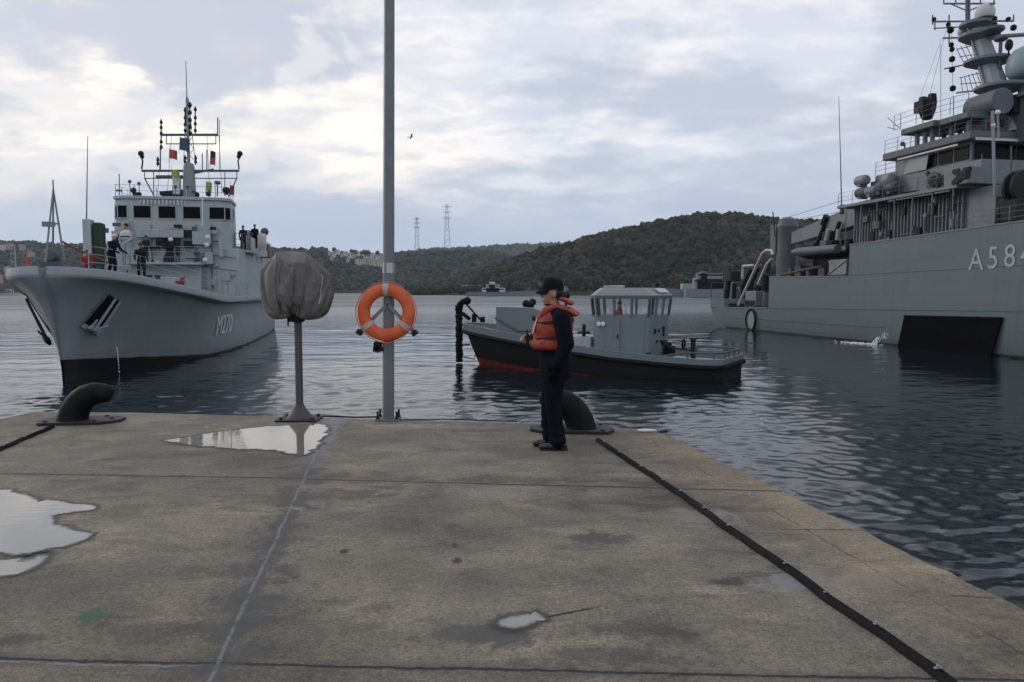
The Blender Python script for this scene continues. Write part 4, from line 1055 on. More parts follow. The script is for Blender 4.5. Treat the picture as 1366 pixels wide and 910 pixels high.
    bb = MB(); p = LF.on(69, 342, 1, 1.2); bb.lathe([(.22, -.3), (.28, -.26), (.28, .26), (.22, .3)], p, 18, Matrix.Rotation(rad(80), 4, 'X')); bb.box(p-Vector((0, 0, .38)), (.7, .6, .3)); bb.build('capstan', M['mid'], root, bevel=.03)
    bb = MB(); pts = []
    for s in (-1, 1):
        line_ = [(s*(wd_[i]-.15), ys[i], zd_[i]) for i in range(3, 15)]; rails(bb, line_, 1.0, 3, .022, 1.7)
    bb.build('deck_railing', M['navyl'], root)
    # orange marker rack at the very bow and red gear on deck
    bb = MB(); p = LF.on(32, 352, 1, 1.4)
    for k in range(3): bb.tube([p+Vector((k*.14, 0, -.25)), p+Vector((k*.14, 0, .5))], .02, 6)
    bb.box(p+Vector((.14, 0, -.1)), (.34, .12, .18)); bb.build('orange_marker_rack', M['orange'], root, bevel=.02)
    bb = MB(); p = LF.on(240, 378, 1, 6.5); bb.box(p, (.42, .4, .26)); bb.ball(p+Vector((.1, 0, .2)), .13, 2); bb.split('red_hose_reel', M['redf'], root, bevel=.05)
    bb = MB()
    for px, py, y_, r in ((205, 372, 4.6, .12), (160, 366, 2.5, .12), (125, 357, 1, .12)):
        p = LF.on(px, py, 1, y_)
        for q in (-.2, .2): bb.lathe([(r, -.3), (r, .1), (r*1.4, .14), (r*1.4, .2)], p+Vector((q, 0, 0)), 10)
    bb.split('mooring_bitt', M['mid'], root, smooth=40)
    bb = MB(); bb.box((-.6, 9.5, 4.4), (1.6, 2.4, 1.1)); bb.box((1.5, 12.5, 4.2), (1.0, 1.6, 1.2)); bb.box((1.55, 2.7, 4.82), (.9, .9, .75)); bb.split('deck_locker', M['navyl'], root, bevel=.05)
    # boat hook pole held up over the foredeck
    bb = MB(); bb.tube([LF.on(82, 322, 1, 2.4), LF.on(103, 333, 1, 2.7), LF.on(172, 362, 1, 3.2)], .055, 6); o = bb.build('boat_hook_pole', paint('varnished pole', (.17, .06, .04), .5), None)
    o.location = LF.o; o.rotation_euler = (0, 0, LF.yaw); tag(o, 'long brown pole held slanting across the minehunter foredeck', 'pole')
    # cooling water falling from a scupper
    bb = MB(); p = side(*side_px(152, 462))
    for k in range(16):
        q = k/15; bb.ball(p+Vector((.12+.08*q, -.02, -1.5*q*q-.05)), (.035*random.uniform(.6, 1.3), .03, .06*random.uniform(.7, 1.6)), 1)
    bb.build('scupper_stream', paint('falling water', (.7, .72, .75), .2), root)
    return root, dict(wd=wd_, ys=ys, zd=zd_)
MH, MHD = minehunter()
# ------------------------------------------------------------------ rescue ship at the right: x along the ship to the bow, y inward, z up
RF = Frame((22.7, 83.4, WATER), math.atan2(-.983, .183))
def rescue_ship():
    root = empty('rescue_ship', RF.o, RF.yaw, 'dark grey naval rescue ship moored at the right edge, number A584 on its side', 'warship')
    HM = hull_mat('rescue ship hull paint', (.128, .158, .170), (.008, .009, .010), .12, 0.0, streak=.5)
    SM = paint('rescue ship upper paint', (.150, .166, .180), .5, var=.12, scale=.5, streak=.35, scol=(.05, .05, .05))
    SD = paint('rescue ship dark upper paint', (.095, .105, .115), .55, var=.2, scale=1.2, streak=.3)
    BW = 13.0
    # hull: stations along x; the top edge steps up twice
    def half(s): return interp(s, [-3, 0, 3, 8, 30, 52, 62, 70, 78], [.90, .955, .985, 1, 1, 1, .80, .48, .05])
    def sect(s, top):
        h = half(s); zs = [-2, -.5, 0, .8, 1.6, 2.3, 3.2, 5, 6.5, 8.4]
        rise = interp(s, [-3, -2.6, -2.0, -.9, .5, 2.2, 6, 12], [2.5, 1.75, 1.15, .62, .25, -.05, -1.0, -2])      # stern lifts clear of the water
        L = []
        for z in zs:
            zz = min(max(z, rise), top)
            fl = interp(zz, [-2, 0, 2.5, 9], [.86, .965, 1.0, 1.0])
            if s > 50: fl = interp(zz, [-2, 0, 9], [lerp(.86, .25, (s-50)/28), lerp(.965, .45, (s-50)/28), 1.0+.2*(s-50)/28])
            L.append((s, BW/2-BW/2*h*fl, zz))
        return L+[(x, BW-y, z) for x, y, z in L[::-1]]
    st = [(-2.85, 3.12), (-2.6, 3.12), (-2.0, 3.12), (-.9, 3.12), (.4, 3.12), (1.45, 3.12), (1.55, 2.18), (4, 2.2), (8, 2.3), (11.15, 2.34), (11.25, 5.3), (14, 5.26), (19, 5.2), (23.45, 5.14), (23.5, 7.65), (28, 7.72), (34, 7.9), (40, 8.07), (46, 8.25), (54, 8.6), (62, 9.0), (70, 9.5), (77.5, 10)]
    b = MB(); rows = [sect(s, t) for s, t in st]; b.grid(rows); k = len(rows[0])
    b.f.append(tuple(range(k))); b.mi.append(0); b.f.append(tuple(range((len(st)-1)*k, len(st)*k))); b.mi.append(0)
    # decks
    b.add([(11.2, .02, 2.3), (-2.5, .4, 2.15), (-2.5, BW-.4, 2.15), (11.2, BW-.02, 2.3)], [(0, 1, 2, 3)])
    b.add([(11.2, .03, 5.1), (23.5, .03, 5.0), (23.5, BW-.03, 5.0), (11.2, BW-.03, 5.1)], [(0, 1, 2, 3)])
    b.add([(23.5, .03, 7.2), (54, .03, 7.9), (77, BW/2, 9.6), (54, BW-.03, 7.9), (23.5, BW-.03, 7.2)], [(0, 1, 2, 3, 4)])
    b.build('hull', HM, root, smooth=25)
    b = MB()
    for (s0, t0), (s1, t1) in zip(st[:-1], st[1:]):
        if abs(s1-s0) < .2: continue
        y0, y1 = BW/2*(1-half(s0)), BW/2*(1-half(s1)); b.beam((s0, y0+.02, t0+.03), (s1, y1+.02, t1+.03), .14, .09)
    b.split('gunwale', SM, root, smooth=0)
    # flat black panel on the side at the waterline
    pts = [RF.on(px, py, 1, -.06) for px, py in ((1207, 421), (1338, 424), (1321, 477), (1196, 471))]
    b = MB(); b.plate(pts, .10); dr = b.build('hull_panel', paint('matt black panel', (.006, .006, .007), .8, var=.3, scale=1.2, spec=.03), root, smooth=0)
    b = MB(); b.beam(pts[0]+Vector((0, -.08, 0)), pts[1]+Vector((0, -.08, 0)), .08); b.beam(pts[3]+Vector((0, -.1, 0)), pts[2]+Vector((0, -.1, 0)), .25); b.build('fender_bar', M['rubber'], dr, smooth=0)
    # pennant number
    zc = 5.95
    for ch, px, py in (('A', 1302, 348), ('5', 1324.5, 345.5), ('8', 1347, 343), ('4', 1369.5, 341)):
        p = RF.on(px, py, 1, -.035)
        lettering('pennant_number', ch, 1.95, M['numeral'], root, p, (1, 0, 0), (0, 0, 1), .92)
    # ---- superstructure, main block with ribbed side
    b = MB(); b.bx(22.0, 34.0, 1.45, 11.6, 7.1, 10.85); b.build('deckhouse', SD, root, smooth=0)
    b = MB()
    for i in range(34):
        s = 22.15+i*.345; b.bx(s, s+.09, 1.25, 1.45, 7.2, 10.75)
    b.build('bulkhead_rib', SM, root, smooth=0)
    b = MB(); b.bx(21.5, 34.4, .10, 12.9, 10.72, 10.95); b.build('boat_deck_slab', SM, root, bevel=.03)
    b = MB()
    for s in np.arange(22.6, 34.4, 1.9): b.tube([(s, .2, 7.6), (s, .2, 10.75)], .045, 6)
    b.split('stanchion', SM, root)
    b = MB(); b.tube([(27.5, .3, 10.66), (33.6, .3, 10.66)], .05, 6); b.build('strip_light', M['pale'], root)
    b = MB()
    for s, z, w_, h_ in ((25.2, 9.6, .5, .6), (28.1, 9.9, .4, .6), (31, 9.7, .5, .7), (24.6, 8.2, .5, .9), (29.6, 8.1, .6, .9), (32.7, 9.9, .45, .9), (26.6, 8.2, .35, .8)): b.box((s, 1.2, z), (w_, .2, h_))
    b.split('vent_box', M['dark'], root, smooth=0)
    # second tier and bridge
    b = MB(); b.bx(24.0, 34.0, 1.30, 11.7, 10.95, 12.6); b.build('deckhouse', SM, root, bevel=.05)
    b = MB(); b.bx(26.9, 29.4, 1.28, 11.7, 10.95, 13.7); b.bx(24.6, 27.2, 1.28, 4.2, 10.95, 13.0); b.build('locker_tower', SM, root, bevel=.06)
    b = MB(); b.prism([(26.8, 1.5), (33.95, 1.5), (34.0, 6.5), (33.95, 11.5), (26.8, 11.5)], 1.75, Matrix.Translation((0, 0, 12.4))); br = b.build('bridge', SD, root, smooth=0)
    b = MB(); b.prism([(25.8, .95), (34.45, .95), (34.7, 6.5), (34.45, 12.05), (25.8, 12.05)], .55, Matrix.Translation((0, 0, 13.9))); b.build('bridge_roof', SD, br, bevel=.08)
    for i in range(6):
        y = 1.7+i*1.62; q = MB(); q.bx(34.0, 34.04, y, y+1.5, 12.75, 13.75); q.build('window', M['glass'], br, smooth=0)
    for i in range(3):
        s = 29.6+i*1.45; q = MB(); q.bx(s, s+1.25, 1.44, 1.48, 12.75, 13.7); q.build('window', M['glass'], br, smooth=0)
    b = MB(); b.beam((34.75, 1.1, 13.86), (34.75, 11.9, 13.86), .10, .16); b.beam((27.6, .9, 13.72), (33.4, .9, 13.72), .08, .12); b.build('pale_sun_visor', M['pale'], br, smooth=0)
    b = MB(); b.bx(34.0, 35.2, 1.2, 11.8, 10.9, 12.5); b.bx(33.2, 35.3, .1, 1.3, 10.9, 12.0); b.build('bridge_apron', SM, root, bevel=.06)
    b = MB(); b.plate([(27.9, 1.2, 12.6), (30.2, 1.2, 12.6), (30.4, 1.2, 13.6), (28.4, 1.2, 13.6)], .05); b.build('canvas_dodger', M['pale2'], root, smooth=0)
    # front bulkhead below the bridge and clutter on it
    b = MB(); b.bx(34.0, 36.2, 1.4, 11.6, 7.6, 10.72); b.build('deckhouse', SM, root, bevel=.05)
    b = MB(); random.seed(5)
    for i in range(26):
        y = random.uniform(1.6, 7.5); z = random.uniform(8.0, 10.6); b.box((36.25, y, z), (.25, random.uniform(.15, .7), random.uniform(.15, .7)))
    for i in range(8): b.tube([(36.3, 1.6+i*.7, 7.8), (36.3, 1.6+i*.7, random.uniform(9, 10.6))], .035, 5)
    for i in range(10): b.box((random.uniform(34.2, 35.2), .05+random.uniform(0, .1), random.uniform(11, 11.8)), (.5, .2, .3))
    b.split('bulkhead_fitting', M['dark'], root, smooth=0)
    b = MB(); random.seed(6)
    for i in range(14): b.box((36.35, random.uniform(1.6, 7), random.uniform(8.0, 10.5)), (.2, random.uniform(.1, .35), random.uniform(.1, .35)))
    b.split('bulkhead_fitting', M['mid'], root, smooth=0)
    # big round winch / hose reel at the right edge
    b = MB(); p = RF.on(1362, 250, 0, 38.2)
    b.lathe([(.5, -.5), (1.0, -.45), (1.05, -.2), (.7, -.15), (.7, .15), (1.05, .2), (1.0, .45), (.5, .5)], p, 20, Matrix.Rotation(rad(90), 4, 'Y')); b.box(p-Vector((0, 0, 1.4)), (1.2, 1.6, 1.3)); b.build('foredeck_winch', M['dark'], root, bevel=.03)
    b = MB()
    for i in range(9): b.box((37.2+.3*(i % 3), 2.0+i*.42, 8.2+.25*(i % 2)), (.8, .3, .6+.3*(i % 3)))
    b.split('foredeck_locker', SD, root, bevel=.02)
    b = MB(); rails(b, [(34.4, .15, 7.95), (40, .15, 8.1), (46, .15, 8.3)], 1.0, 3, .025, 1.4); rails(b, [(21.6, .15, 10.95), (34.3, .15, 10.95)], 1.0, 3, .02, 1.6); rails(b, [(26, 1.0, 14.45), (34.4, 1.0, 14.45), (34.6, 6.5, 14.45)], .95, 3, .022, 1.3)
    rails(b, [(24.6, 1.3, 13.0), (26.9, 1.3, 13.0)], 1, 3, .025, .8); b.build('deck_railing', SM, root)
    # liferaft canisters and round things on the boat deck edge
    for i, (px, py, r, L) in enumerate(((1150, 241, .42, 1.3), (1151, 257, .40, 1.4), (1163, 255, .38, 1.2), (1176, 250, .42, 1.0), (1186, 240, .48, .9), (1190, 250, .42, 1.1))):
        p = RF.on(px, py, 1, .7); b = MB(); b.lathe([(r*.6, -L/2), (r*.93, -L/2+.12), (r, -L/2+.3), (r*1.03, 0), (r, L/2-.3), (r*.93, L/2-.12), (r*.6, L/2)], p, 14, Matrix.Rotation(rad(90), 4, 'Y'))
        b.box(p-Vector((0, 0, r)), (.3, .7, .2)); b.build('liferaft_canister', M['mid'] if i % 2 else M['navy'], root, smooth=40)
    b = MB(); p = RF.on(1245, 242, 1, 1.15); b.lathe([(.62, -.1), (.66, 0), (.62, .1)], p, 20, Matrix.Rotation(rad(90), 4, 'X')); b.build('hose_reel', M['mid'], root)
    b = MB(); p = RF.on(1245, 242, 1, 1.0); b.lathe([(.36, -.1), (.4, 0), (.36, .1)], p, 16, Matrix.Rotation(rad(90), 4, 'X')); b.build('reel_hub', M['dark'], root)
    b = MB(); p = RF.on(1264, 240, 1, 1.15); b.plate([p+Vector((-.4, 0, -.45)), p+Vector((.5, 0, -.45)), p+Vector((.3, 0, .4)), p+Vector((-.35, 0, .4))], .1); b.build('cowl', M['black'], root)
    # ---- platforms, sight, radar drum
    b = MB(); p = RF.on(1237, 150, 1, 2.2)
    b.plate([(28.2, .6, 15.55), (31.5, .6, 15.55), (31.5, 4.0, 15.55), (28.2, 4.0, 15.55)], .45); b.bx(31.4, 34.2, .9, 8, 15.3, 15.75); b.build('upper_platform', SD, root, bevel=.08)
    b = MB()
    for s, y in ((29.2, 1.2), (30.0, 1.2), (30.7, 1.2), (29.2, 3.4), (30.7, 3.4), (33.5, 1.6), (33.5, 7), (32, 1.6)): b.tube([(s, y, 14.4), (s, y, 15.5)], .16, 8)
    b.split('platform_leg', SM, root)
    b = MB(); rails(b, [(27.6, .5, 15.8), (28.3, .5, 15.8), (31.5, .5, 15.8), (34.2, .9, 15.8)], 1.1, 3, .025, 1.1); b.tube([(28.3, .5, 15.8), (26.9, .5, 16.9)], .03, 5); b.tube([(28.0, .5, 15.8), (26.9, .5, 16.2)], .03, 5); b.build('deck_railing', SM, root)
    c = RF.on(1237, 141, 1, 2.2); b = MB(); b.lathe([(.3, -1.0), (.42, -.8), (.58, -.3), (.62, .2), (.5, .5)], c, 14); 
    for q in (-1, 1): b.box(c+Vector((q*.46, 0, .42)), (.42, .5, .62), taper=(.8, .8))
    b.box(c+Vector((0, -.55, -.1)), (.9, .4, .8)); b.build('optical_director', M['dark'], root, smooth=40)
    b = MB(); pl, pr = RF.on(1279, 150, 1, 2.0), RF.on(1330, 147, 1, 2.0)
    b.lathe([(.6, 0), (.80, .12), (.84, 1.6), (.84, 2.6)], (pl.x+.1, 2.9, 16.35), 20, Matrix.Rotation(rad(90), 4, 'Y')); b.build('funnel_casing', SD, root, smooth=40)
    b = MB(); b.ball((pl.x+.05, 2.9, 16.35), (.3, .62, .62), 2); b.build('casing_mouth', M['black'], root)
    # ---- raked pole mast
    ty = 4.6
    def mp_(px, py, y=ty): return RF.on(px, py, 1, y)
    mt = paint('mast paint', (.24, .265, .29), .5, var=.1, scale=1, streak=.25)
    a, c = mp_(1340, 150), mp_(1300, 30)
    base = a+(a-c)*.25
    b = MB(); b.tube([base, a, c], [.95, .82, .55], 10); b.build('mast', mt, root, smooth=30)
    b = MB(); ax = (c-a).normalized()
    b.beam(a+Vector((0, -.75, 0)), c+Vector((0, -.55, 0)), .35, .1); b.build('mast_ladder_trunk', SM, root)
    def ring(px, py, r, h, name, m_=SD, n=20):
        p = mp_(px, py); b = MB(); b.lathe([(r*.55, -h), (r, -h*.2), (r, .1), (r*.95, .14)], p, n); b.build(name, m_, root, smooth=40); return p
    ring(1335, 117, 1.6, .38, 'mast_platform', SM); ring(1318, 82, 1.5, .36, 'mast_platform', SM); ring(1306, 48, 1.3, .45, 'mast_platform', SM); ring(1303, 33, 1.1, .36, 'mast_platform', SM); ring(1325, 40, .7, .3, 'mast_platform')
    p = mp_(1314, 17); b = MB(); b.lathe([(.55, -.35), (.62, -.2), (.62, .15), (.5, .42), (.25, .58), (.03, .62)], p, 16); b.build('radome', M['pale'], root, smooth=60)
    p = mp_(1284, 42); b = MB(); b.ball(p, .35, 2); b.build('radome', M['pale'], root)
    # large radome at right
    p = RF.on(1371, 83, 1, 5.5); b = MB(); b.lathe([(.4, -1.05), (1.0, -.98), (1.22, -.7), (1.27, -.1), (1.15, .4), (.85, .8), (.42, 1.02), (.03, 1.1)], p, 24); b.build('radome', paint('blue grey radome', (.23, .30, .32), .45, var=.05), root, smooth=60)
    b = MB(); b.tube([p-Vector((0, 0, 1.0)), p-Vector((0, 0, 3.4))], .5, 10); b.bx(p.x-2.3, p.x+1.5, p.y-1.6, p.y+1.5, p.z-2.6, p.z-2.35); b.box(p-Vector((.2, -.2, 4)), (3.2, 3, 3)); b.build('radome_pedestal', SD, root, bevel=.05)
    b = MB(); p = mp_(1335, 55); b.lathe([(.3, 0), (.45, .12), (.4, .25)], p, 10); b.tube([p, p-Vector((0, 0, 1.8))], .12, 6); b.build('aerial_post', SD, root)
    b = MB(); p = mp_(1346, 60); b.ball(p, (.25, .25, .4), 2); b.tube([p, p-Vector((0, 0, 1.4))], .06, 6); b.build('aerial_post', M['dark'], root)
    # top mast, yards and aerials
    b = MB()
    b.tube([mp_(1291, 30), mp_(1291, -22)], .16, 8)
    b.tube([mp_(1259, 5), mp_(1327, 5)], .07, 5); b.tube([mp_(1259, -6), mp_(1327, -6)], .05, 5)
    for px in (1259, 1275, 1308, 1326): b.tube([mp_(px, 5), mp_(px, -8)], .05, 5)
    b.tube([mp_(1268, 5), mp_(1291, 15)], .05, 5); b.tube([mp_(1315, 5), mp_(1291, 15)], .05, 5)
    b.tube([mp_(1244, 29), mp_(1352, 28)], .07, 5); b.tube([mp_(1246, 38), mp_(1282, 36)], .05, 5); b.tube([mp_(1258, 51), mp_(1300, 50)], .07, 5); b.tube([mp_(1300, 51), mp_(1400, 44)], .14, 6)
    for px, p0, p1 in ((1244, 20, 33), (1352, 20, 29), (1266, 20, 60), (1247, 28, 40), (1326, 20, 40), (1266, 20, 30)): b.tube([mp_(px, p0), mp_(px, p1)], .05, 5)
    b.tube([mp_(1260, 92), mp_(1295, 85)], .06, 5); b.tube([mp_(1276, 124), mp_(1310, 120)], .06, 5)
    for i in range(5): b.tube([mp_(1276+i*6, 65-3*i), mp_(1288+i*6, 88-2*i)], .03, 4); b.tube([mp_(1282+i*5, 104-2*i), mp_(1284+i*7, 122)], .03, 4)
    b.tube([mp_(1276, 66), mp_(1302, 60)], .03, 4); b.tube([mp_(1280, 76), mp_(1306, 72)], .03, 4); b.tube([mp_(1280, 104), mp_(1305, 98), mp_(1316, 104)], .03, 4); b.tube([mp_(1281, 112), mp_(1312, 110)], .03, 4)
    b.build('yard', SD, root)
    b = MB()
    for px, py, r in ((1268, 40, .30), (1265, 33, .2), (1269, 60, .22), (1270, 66, .22), (1270, 79, .26), (1270, 93, .26), (1271, 118, .26), (1352, 37, .24), (1327, 25, .2), (1327, 33, .2), (1246, 26, .2), (1345, 26, .2)):
        p = mp_(px, py); r *= .78; b.lathe([(r*.5, -r), (r, -r*.6), (r, r*.6), (r*.5, r)], p, 8)
    b.tube([mp_(1269.5, 36), mp_(1271, 120)], .018, 4); b.split('signal_lamp', M['black'], root, smooth=30)
    # thin stay wires
    b = MB(); b.tube([mp_(1256, 52), RF.on(1228, 128, 1, 2)], .012, 4); b.tube([mp_(1262, 40), RF.on(1240, 128, 1, 2)], .012, 4); b.tube([RF.on(1044, 292, 1, 4), RF.on(1122, 268, 1, 3)], .02, 4); b.tube([RF.on(1046, 296, 1, 4), RF.on(1118, 283, 1, 3)], .02, 4); b.split('stay_wire', SD, root)
    random.seed(44)
    for k in range(40):
        s_, z_ = random.uniform(22.5, 33.8), random.choice([random.uniform(11.05, 12.3), random.uniform(7.6, 10.5)])
        yy = 1.24 if z_ > 11 else 1.15; q = MB(); kind_ = k % 4
        if kind_ == 0: q.box((s_, yy, z_), (random.uniform(.25, .8), .2, random.uniform(.2, .6)))
        elif kind_ == 1: q.tube([(s_, yy, z_), (s_+random.uniform(.5, 2.2), yy, z_)], .04, 5)
        elif kind_ == 2: q.tube([(s_, yy, z_-.4), (s_, yy, z_+random.uniform(.2, 1.0))], .05, 6)
        else: q.lathe([(.16, -.06), (.2, 0), (.12, .06)], (s_, yy, z_), 10, Matrix.Rotation(rad(90), 4, 'X'))
        q.build(('junction_box', 'pipe', 'pipe', 'vent')[kind_], [SM, M['mid'], SD, M['navy'], M['dark']][(k*3) % 5], root, smooth=30)
    for px, p0, p1, r_ in ((1255, 168, 60, .018), (1231, 176, 150, .03), (1272, 158, 128, .03), (1296, 178, 150, .03), (1349, 262, 195, .05), (1310, 240, 205, .04), (1168, 262, 236, .03), (1196, 258, 225, .03), (1318, 300, 262, .04), (1349, 300, 258, .05)):
        q = MB(); q.tube([RF.on(px, p0, 1, 1.6), RF.on(px, p1, 1, 1.6)], r_, 5); q.build('whip_aerial', M['mid'], root)
    # upright pole in front of the bridge with pale lamp
    b = MB(); b.tube([RF.on(1327, 262, 0, 36.5), RF.on(1324, 148, 0, 36.5)], .09, 8); b.tube([RF.on(1332, 185, 0, 36.5), RF.on(1331, 152, 0, 36.5)], .06, 8); b.tube([RF.on(1324, 170, 0, 36.5), RF.on(1332, 170, 0, 36.5)], .05, 6); b.build('signal_pole', mt, root)
    b = MB(); b.ball(RF.on(1331, 150, 0, 36.5), .16, 2); b.ball(RF.on(1325, 167, 0, 36.5), .13, 2); b.split('signal_lamp', M['white'], root)
    b = MB(); b.bx(31.0, 34.4, 4.6, 10.5, 14.4, 17.0); b.bx(32.4, 34.3, 2.2, 4.6, 14.4, 15.3); b.build('mast_house', SD, root, bevel=.06)
    b = MB(); b.bx(34.42, 34.5, 4.9, 6.2, 14.8, 16.6); b.box((34.6, 4.2, 16.2), (.5, .8, 1.2)); b.box((34.4, 3.2, 15.0), (.4, .3, .5)); b.split('mast_house_fitting', M['dark'], root, bevel=.03)
    b = MB(); b.bx(34.45, 34.52, 2.3, 2.6, 14.5, 15.1); b.bx(34.45, 34.52, 3.0, 3.2, 14.5, 15.1); b.split('red_locker', M['redf'], root, smooth=0)
    # small signal mast left of the bridge
    b = MB(); b.tube([RF.on(1207, 245, 1, 1.4), RF.on(1207, 192, 1, 1.4)], .06, 6); b.ball(RF.on(1204, 192, 1, 1.4), .18, 2); b.tube([RF.on(1213, 222, 1, 1.4), RF.on(1213, 196, 1, 1.4)], .05, 6); b.tube([RF.on(1222, 196, 1, 1.4), RF.on(1222, 176, 1, 1.4)], .10, 6); b.build('signal_pole', M['mid'], root)
    b = MB(); b.tube([RF.on(1123, 285, 1, 1.0), RF.on(1119, 128, 1, 1.0)], [.06, .02], 6); b.lathe([(.12, 0), (.2, .1), (.16, .8)], RF.on(1123, 286, 1, 1.0), 8); b.build('whip_aerial', M['mid'], root)
    # ---- crane: pedestal at the left, long boom towards the superstructure
    b = MB(); p = RF.on(1050, 338, 1, 3.0); p2_ = RF.on(1048, 303, 1, 3.0)
    b.lathe([(.95, 0), (.95, p2_.z-p.z-.3), (1.05, p2_.z-p.z), (.8, p2_.z-p.z+.7), (.3, p2_.z-p.z+.95)], (p.x, p.y, p.z), 16); b.box((p.x-1.4, p.y, p.z+1.4), (1.1, 1.6, 3.0)); b.tube([p-Vector((0, 0, 2.6)), p], 1.0, 14); b.build('crane_pedestal', SD, root, bevel=.05)
    b = MB(); q0 = RF.on(1062, 318, 1, 3.0); q1 = RF.on(1156, 284, 1, 3.0)
    b.add([v for P, hw, hh in ((q0, .5, .55), (q0.lerp(q1, .6), .5, .75), (q1, .5, .85)) for v in ((P.x, P.y-hw, P.z-hh), (P.x, P.y+hw, P.z-hh), (P.x, P.y+hw, P.z+hh), (P.x, P.y-hw, P.z+hh))], [(0, 1, 5, 4), (1, 2, 6, 5), (2, 3, 7, 6), (3, 0, 4, 7), (4, 5, 9, 8), (5, 6, 10, 9), (6, 7, 11, 10), (7, 4, 8, 11), (3, 2, 1, 0), (8, 9, 10, 11)])
    b.build('crane_boom', SM, root, smooth=0)
    b = MB(); b.tube([RF.on(1090, 325, 1, 2.4), RF.on(1100, 300, 1, 2.4)], .2, 8); b.tube([RF.on(1098, 300, 1, 2.4), RF.on(1103, 288, 1, 2.4)], .3, 8); b.tube([RF.on(1112, 320, 1, 2.2), RF.on(1120, 296, 1, 2.2)], .18, 8); b.box(RF.on(1106, 315, 1, 2.2), (1.2, .6, .8)); b.split('davit_gear', M['dark'], root)
    b = MB(); b.tube([RF.on(1102, 322, 1, 1.7), RF.on(1106, 306, 1, 1.7)], .22, 8); b.tube([RF.on(1117, 320, 1, 1.7), RF.on(1119, 306, 1, 1.7)], .2, 8); b.split('pale_davit_arm', M['pale2'], root)
    # black bulkhead behind the boat: shade of the opening put in as colour
    b = MB(); b.bx(11.4, 23.4, 4.5, 9, 5.1, 8.6); b.bx(23.4, 23.46, .4, 12, 5.1, 7.4); b.build('shade_bulkhead', M['black'], root, smooth=0)
    b = MB()
    for s, w_, h_, m_ in ((14.8, 1.0, 1.2, 0), (16.4, .5, 1.0, 0), (18.5, .9, .9, 0), (13.4, .6, 1.0, 0)): b.box((s, 1.2, 5.1+h_/2), (w_, .9, h_))
    b.tube([(12, .8, 5.5), (16, .8, 5.9), (18.6, .8, 6.1)], .14, 8); b.split('deck_machinery', M['rust'], root, bevel=.04)
    b = MB(); b.bx(20.0, 22.4, .5, 2.2, 5.3, 6.6); b.build('winch_cabinet', M['navy'], root, bevel=.05)
    b = MB(); b.tube([(20.0, .45, 5.4), (22.4, .45, 6.5)], .05, 6); b.tube([(20.0, .45, 6.5), (22.4, .45, 5.4)], .05, 6); b.split('cabinet_brace', M['pale2'], root)
    # ---- A frame at the stern: two pale raking legs with black backing
    fm = paint('pale frame steel', (.42, .43, .43), .5, var=.15, scale=2, streak=.4)
    for y in (.6, ):
        b = MB(); b.tube([RF.on(985, 407, 1, y), RF.on(1017, 338, 1, y), RF.on(1022, 334, 1, y), RF.on(1029, 334, 1, y), RF.on(1031, 340, 1, y)], .14, 10); b.build('frame_leg', fm, root, smooth=60)
        b = MB(); b.tube([RF.on(1005, 394, 1, 2.6), RF.on(1023, 352, 1, 2.6), RF.on(1030, 345, 1, 2.6)], .14, 10); b.build('frame_leg', fm, root, smooth=60)
    b = MB(); b.tube([RF.on(990, 372, 1, 5.5), RF.on(991, 355, 1, 5.5), RF.on(1005, 354, 1, 5.5)], .15, 8); b.build('frame_leg', fm, root, smooth=60)
    b = MB()
    for px0, py0, px1, py1, y, r in ((968, 408, 972, 372, 2, .35), (978, 408, 980, 378, 2.5, .3), (982, 402, 1002, 358, 5, .3), (990, 405, 1012, 356, 4, .28), (1008, 408, 1012, 380, 1.5, .4), (1018, 405, 1022, 366, 3, .35), (1000, 400, 1004, 372, 4, .3), (1024, 396, 1025, 346, 5, .3)):
        b.tube([RF.on(px0, py0, 1, y), RF.on(px1, py1, 1, y)], r, 6)
    b.box(RF.on(976, 369, 1, 2.2), (2.0, 1.2, 1.1)); b.box(RF.on(975, 410, 1, 1.5), (3.2, 1.6, .9)); b.box(RF.on(1010, 406, 1, 1.2), (2.2, 1.6, .9)); b.split('stern_machinery', M['dark'], root, bevel=.05)
    b = MB(); b.box(RF.on(1007, 398, 1, .9), (2.2, 1.0, 1.5)); b.box(RF.on(982, 398, 1, 3), (.8, .8, 2.2)); b.box(RF.on(1020, 400, 1, 1.4), (1.2, .8, 1.4)); b.split('winch_cabinet', SM, root, bevel=.06)
    b = MB(); b.tube([(-2.6, .6, 3.1), (-2.6, .6, 4.9)], .06, 6); b.tube([(-2.6, .6, 4.9), (-2.6, 3, 4.9)], .05, 6); b.tube([(1.2, .3, 3.1), (1.2, .3, 6.6)], .05, 6); b.build('signal_pole', M['mid'], root)
    b = MB(); b.tube([(RF.on(1034, 316, 1, 1)).xyz, RF.on(1031, 283, 1, 1)], .06, 6); b.build('signal_pole', M['dark'], root)
    # hawse ring on the stern side
    b = MB(); p = RF.on(1002, 427, 1, -.03); pts = [p+Vector((1.05*math.cos(a), -.03, 1.08*math.sin(a))) for a in np.linspace(0, 6.2832, 29)]; b.tube(pts, .09, 6); b.build('hawse_ring', M['black'], root)
    b = MB(); b.plate([p+Vector((.6*math.cos(a), -.01, .9*math.sin(a))) for a in np.linspace(0, 6.2, 20)], .03); b.build('hawse_plate', M['navy'], root, smooth=0)
    # rubbing seams along the side
    b = MB(); b.beam((11.4, -.02, 2.36), (46, -.02, 2.9), .05, .04); b.beam((23.6, -.02, 5.25), (46, -.02, 5.6), .035, .035); b.beam((1.5, -.0, 1.2), (28, -.02, 1.3), .03, .035); b.build('plate_seam', HM, root, smooth=0)
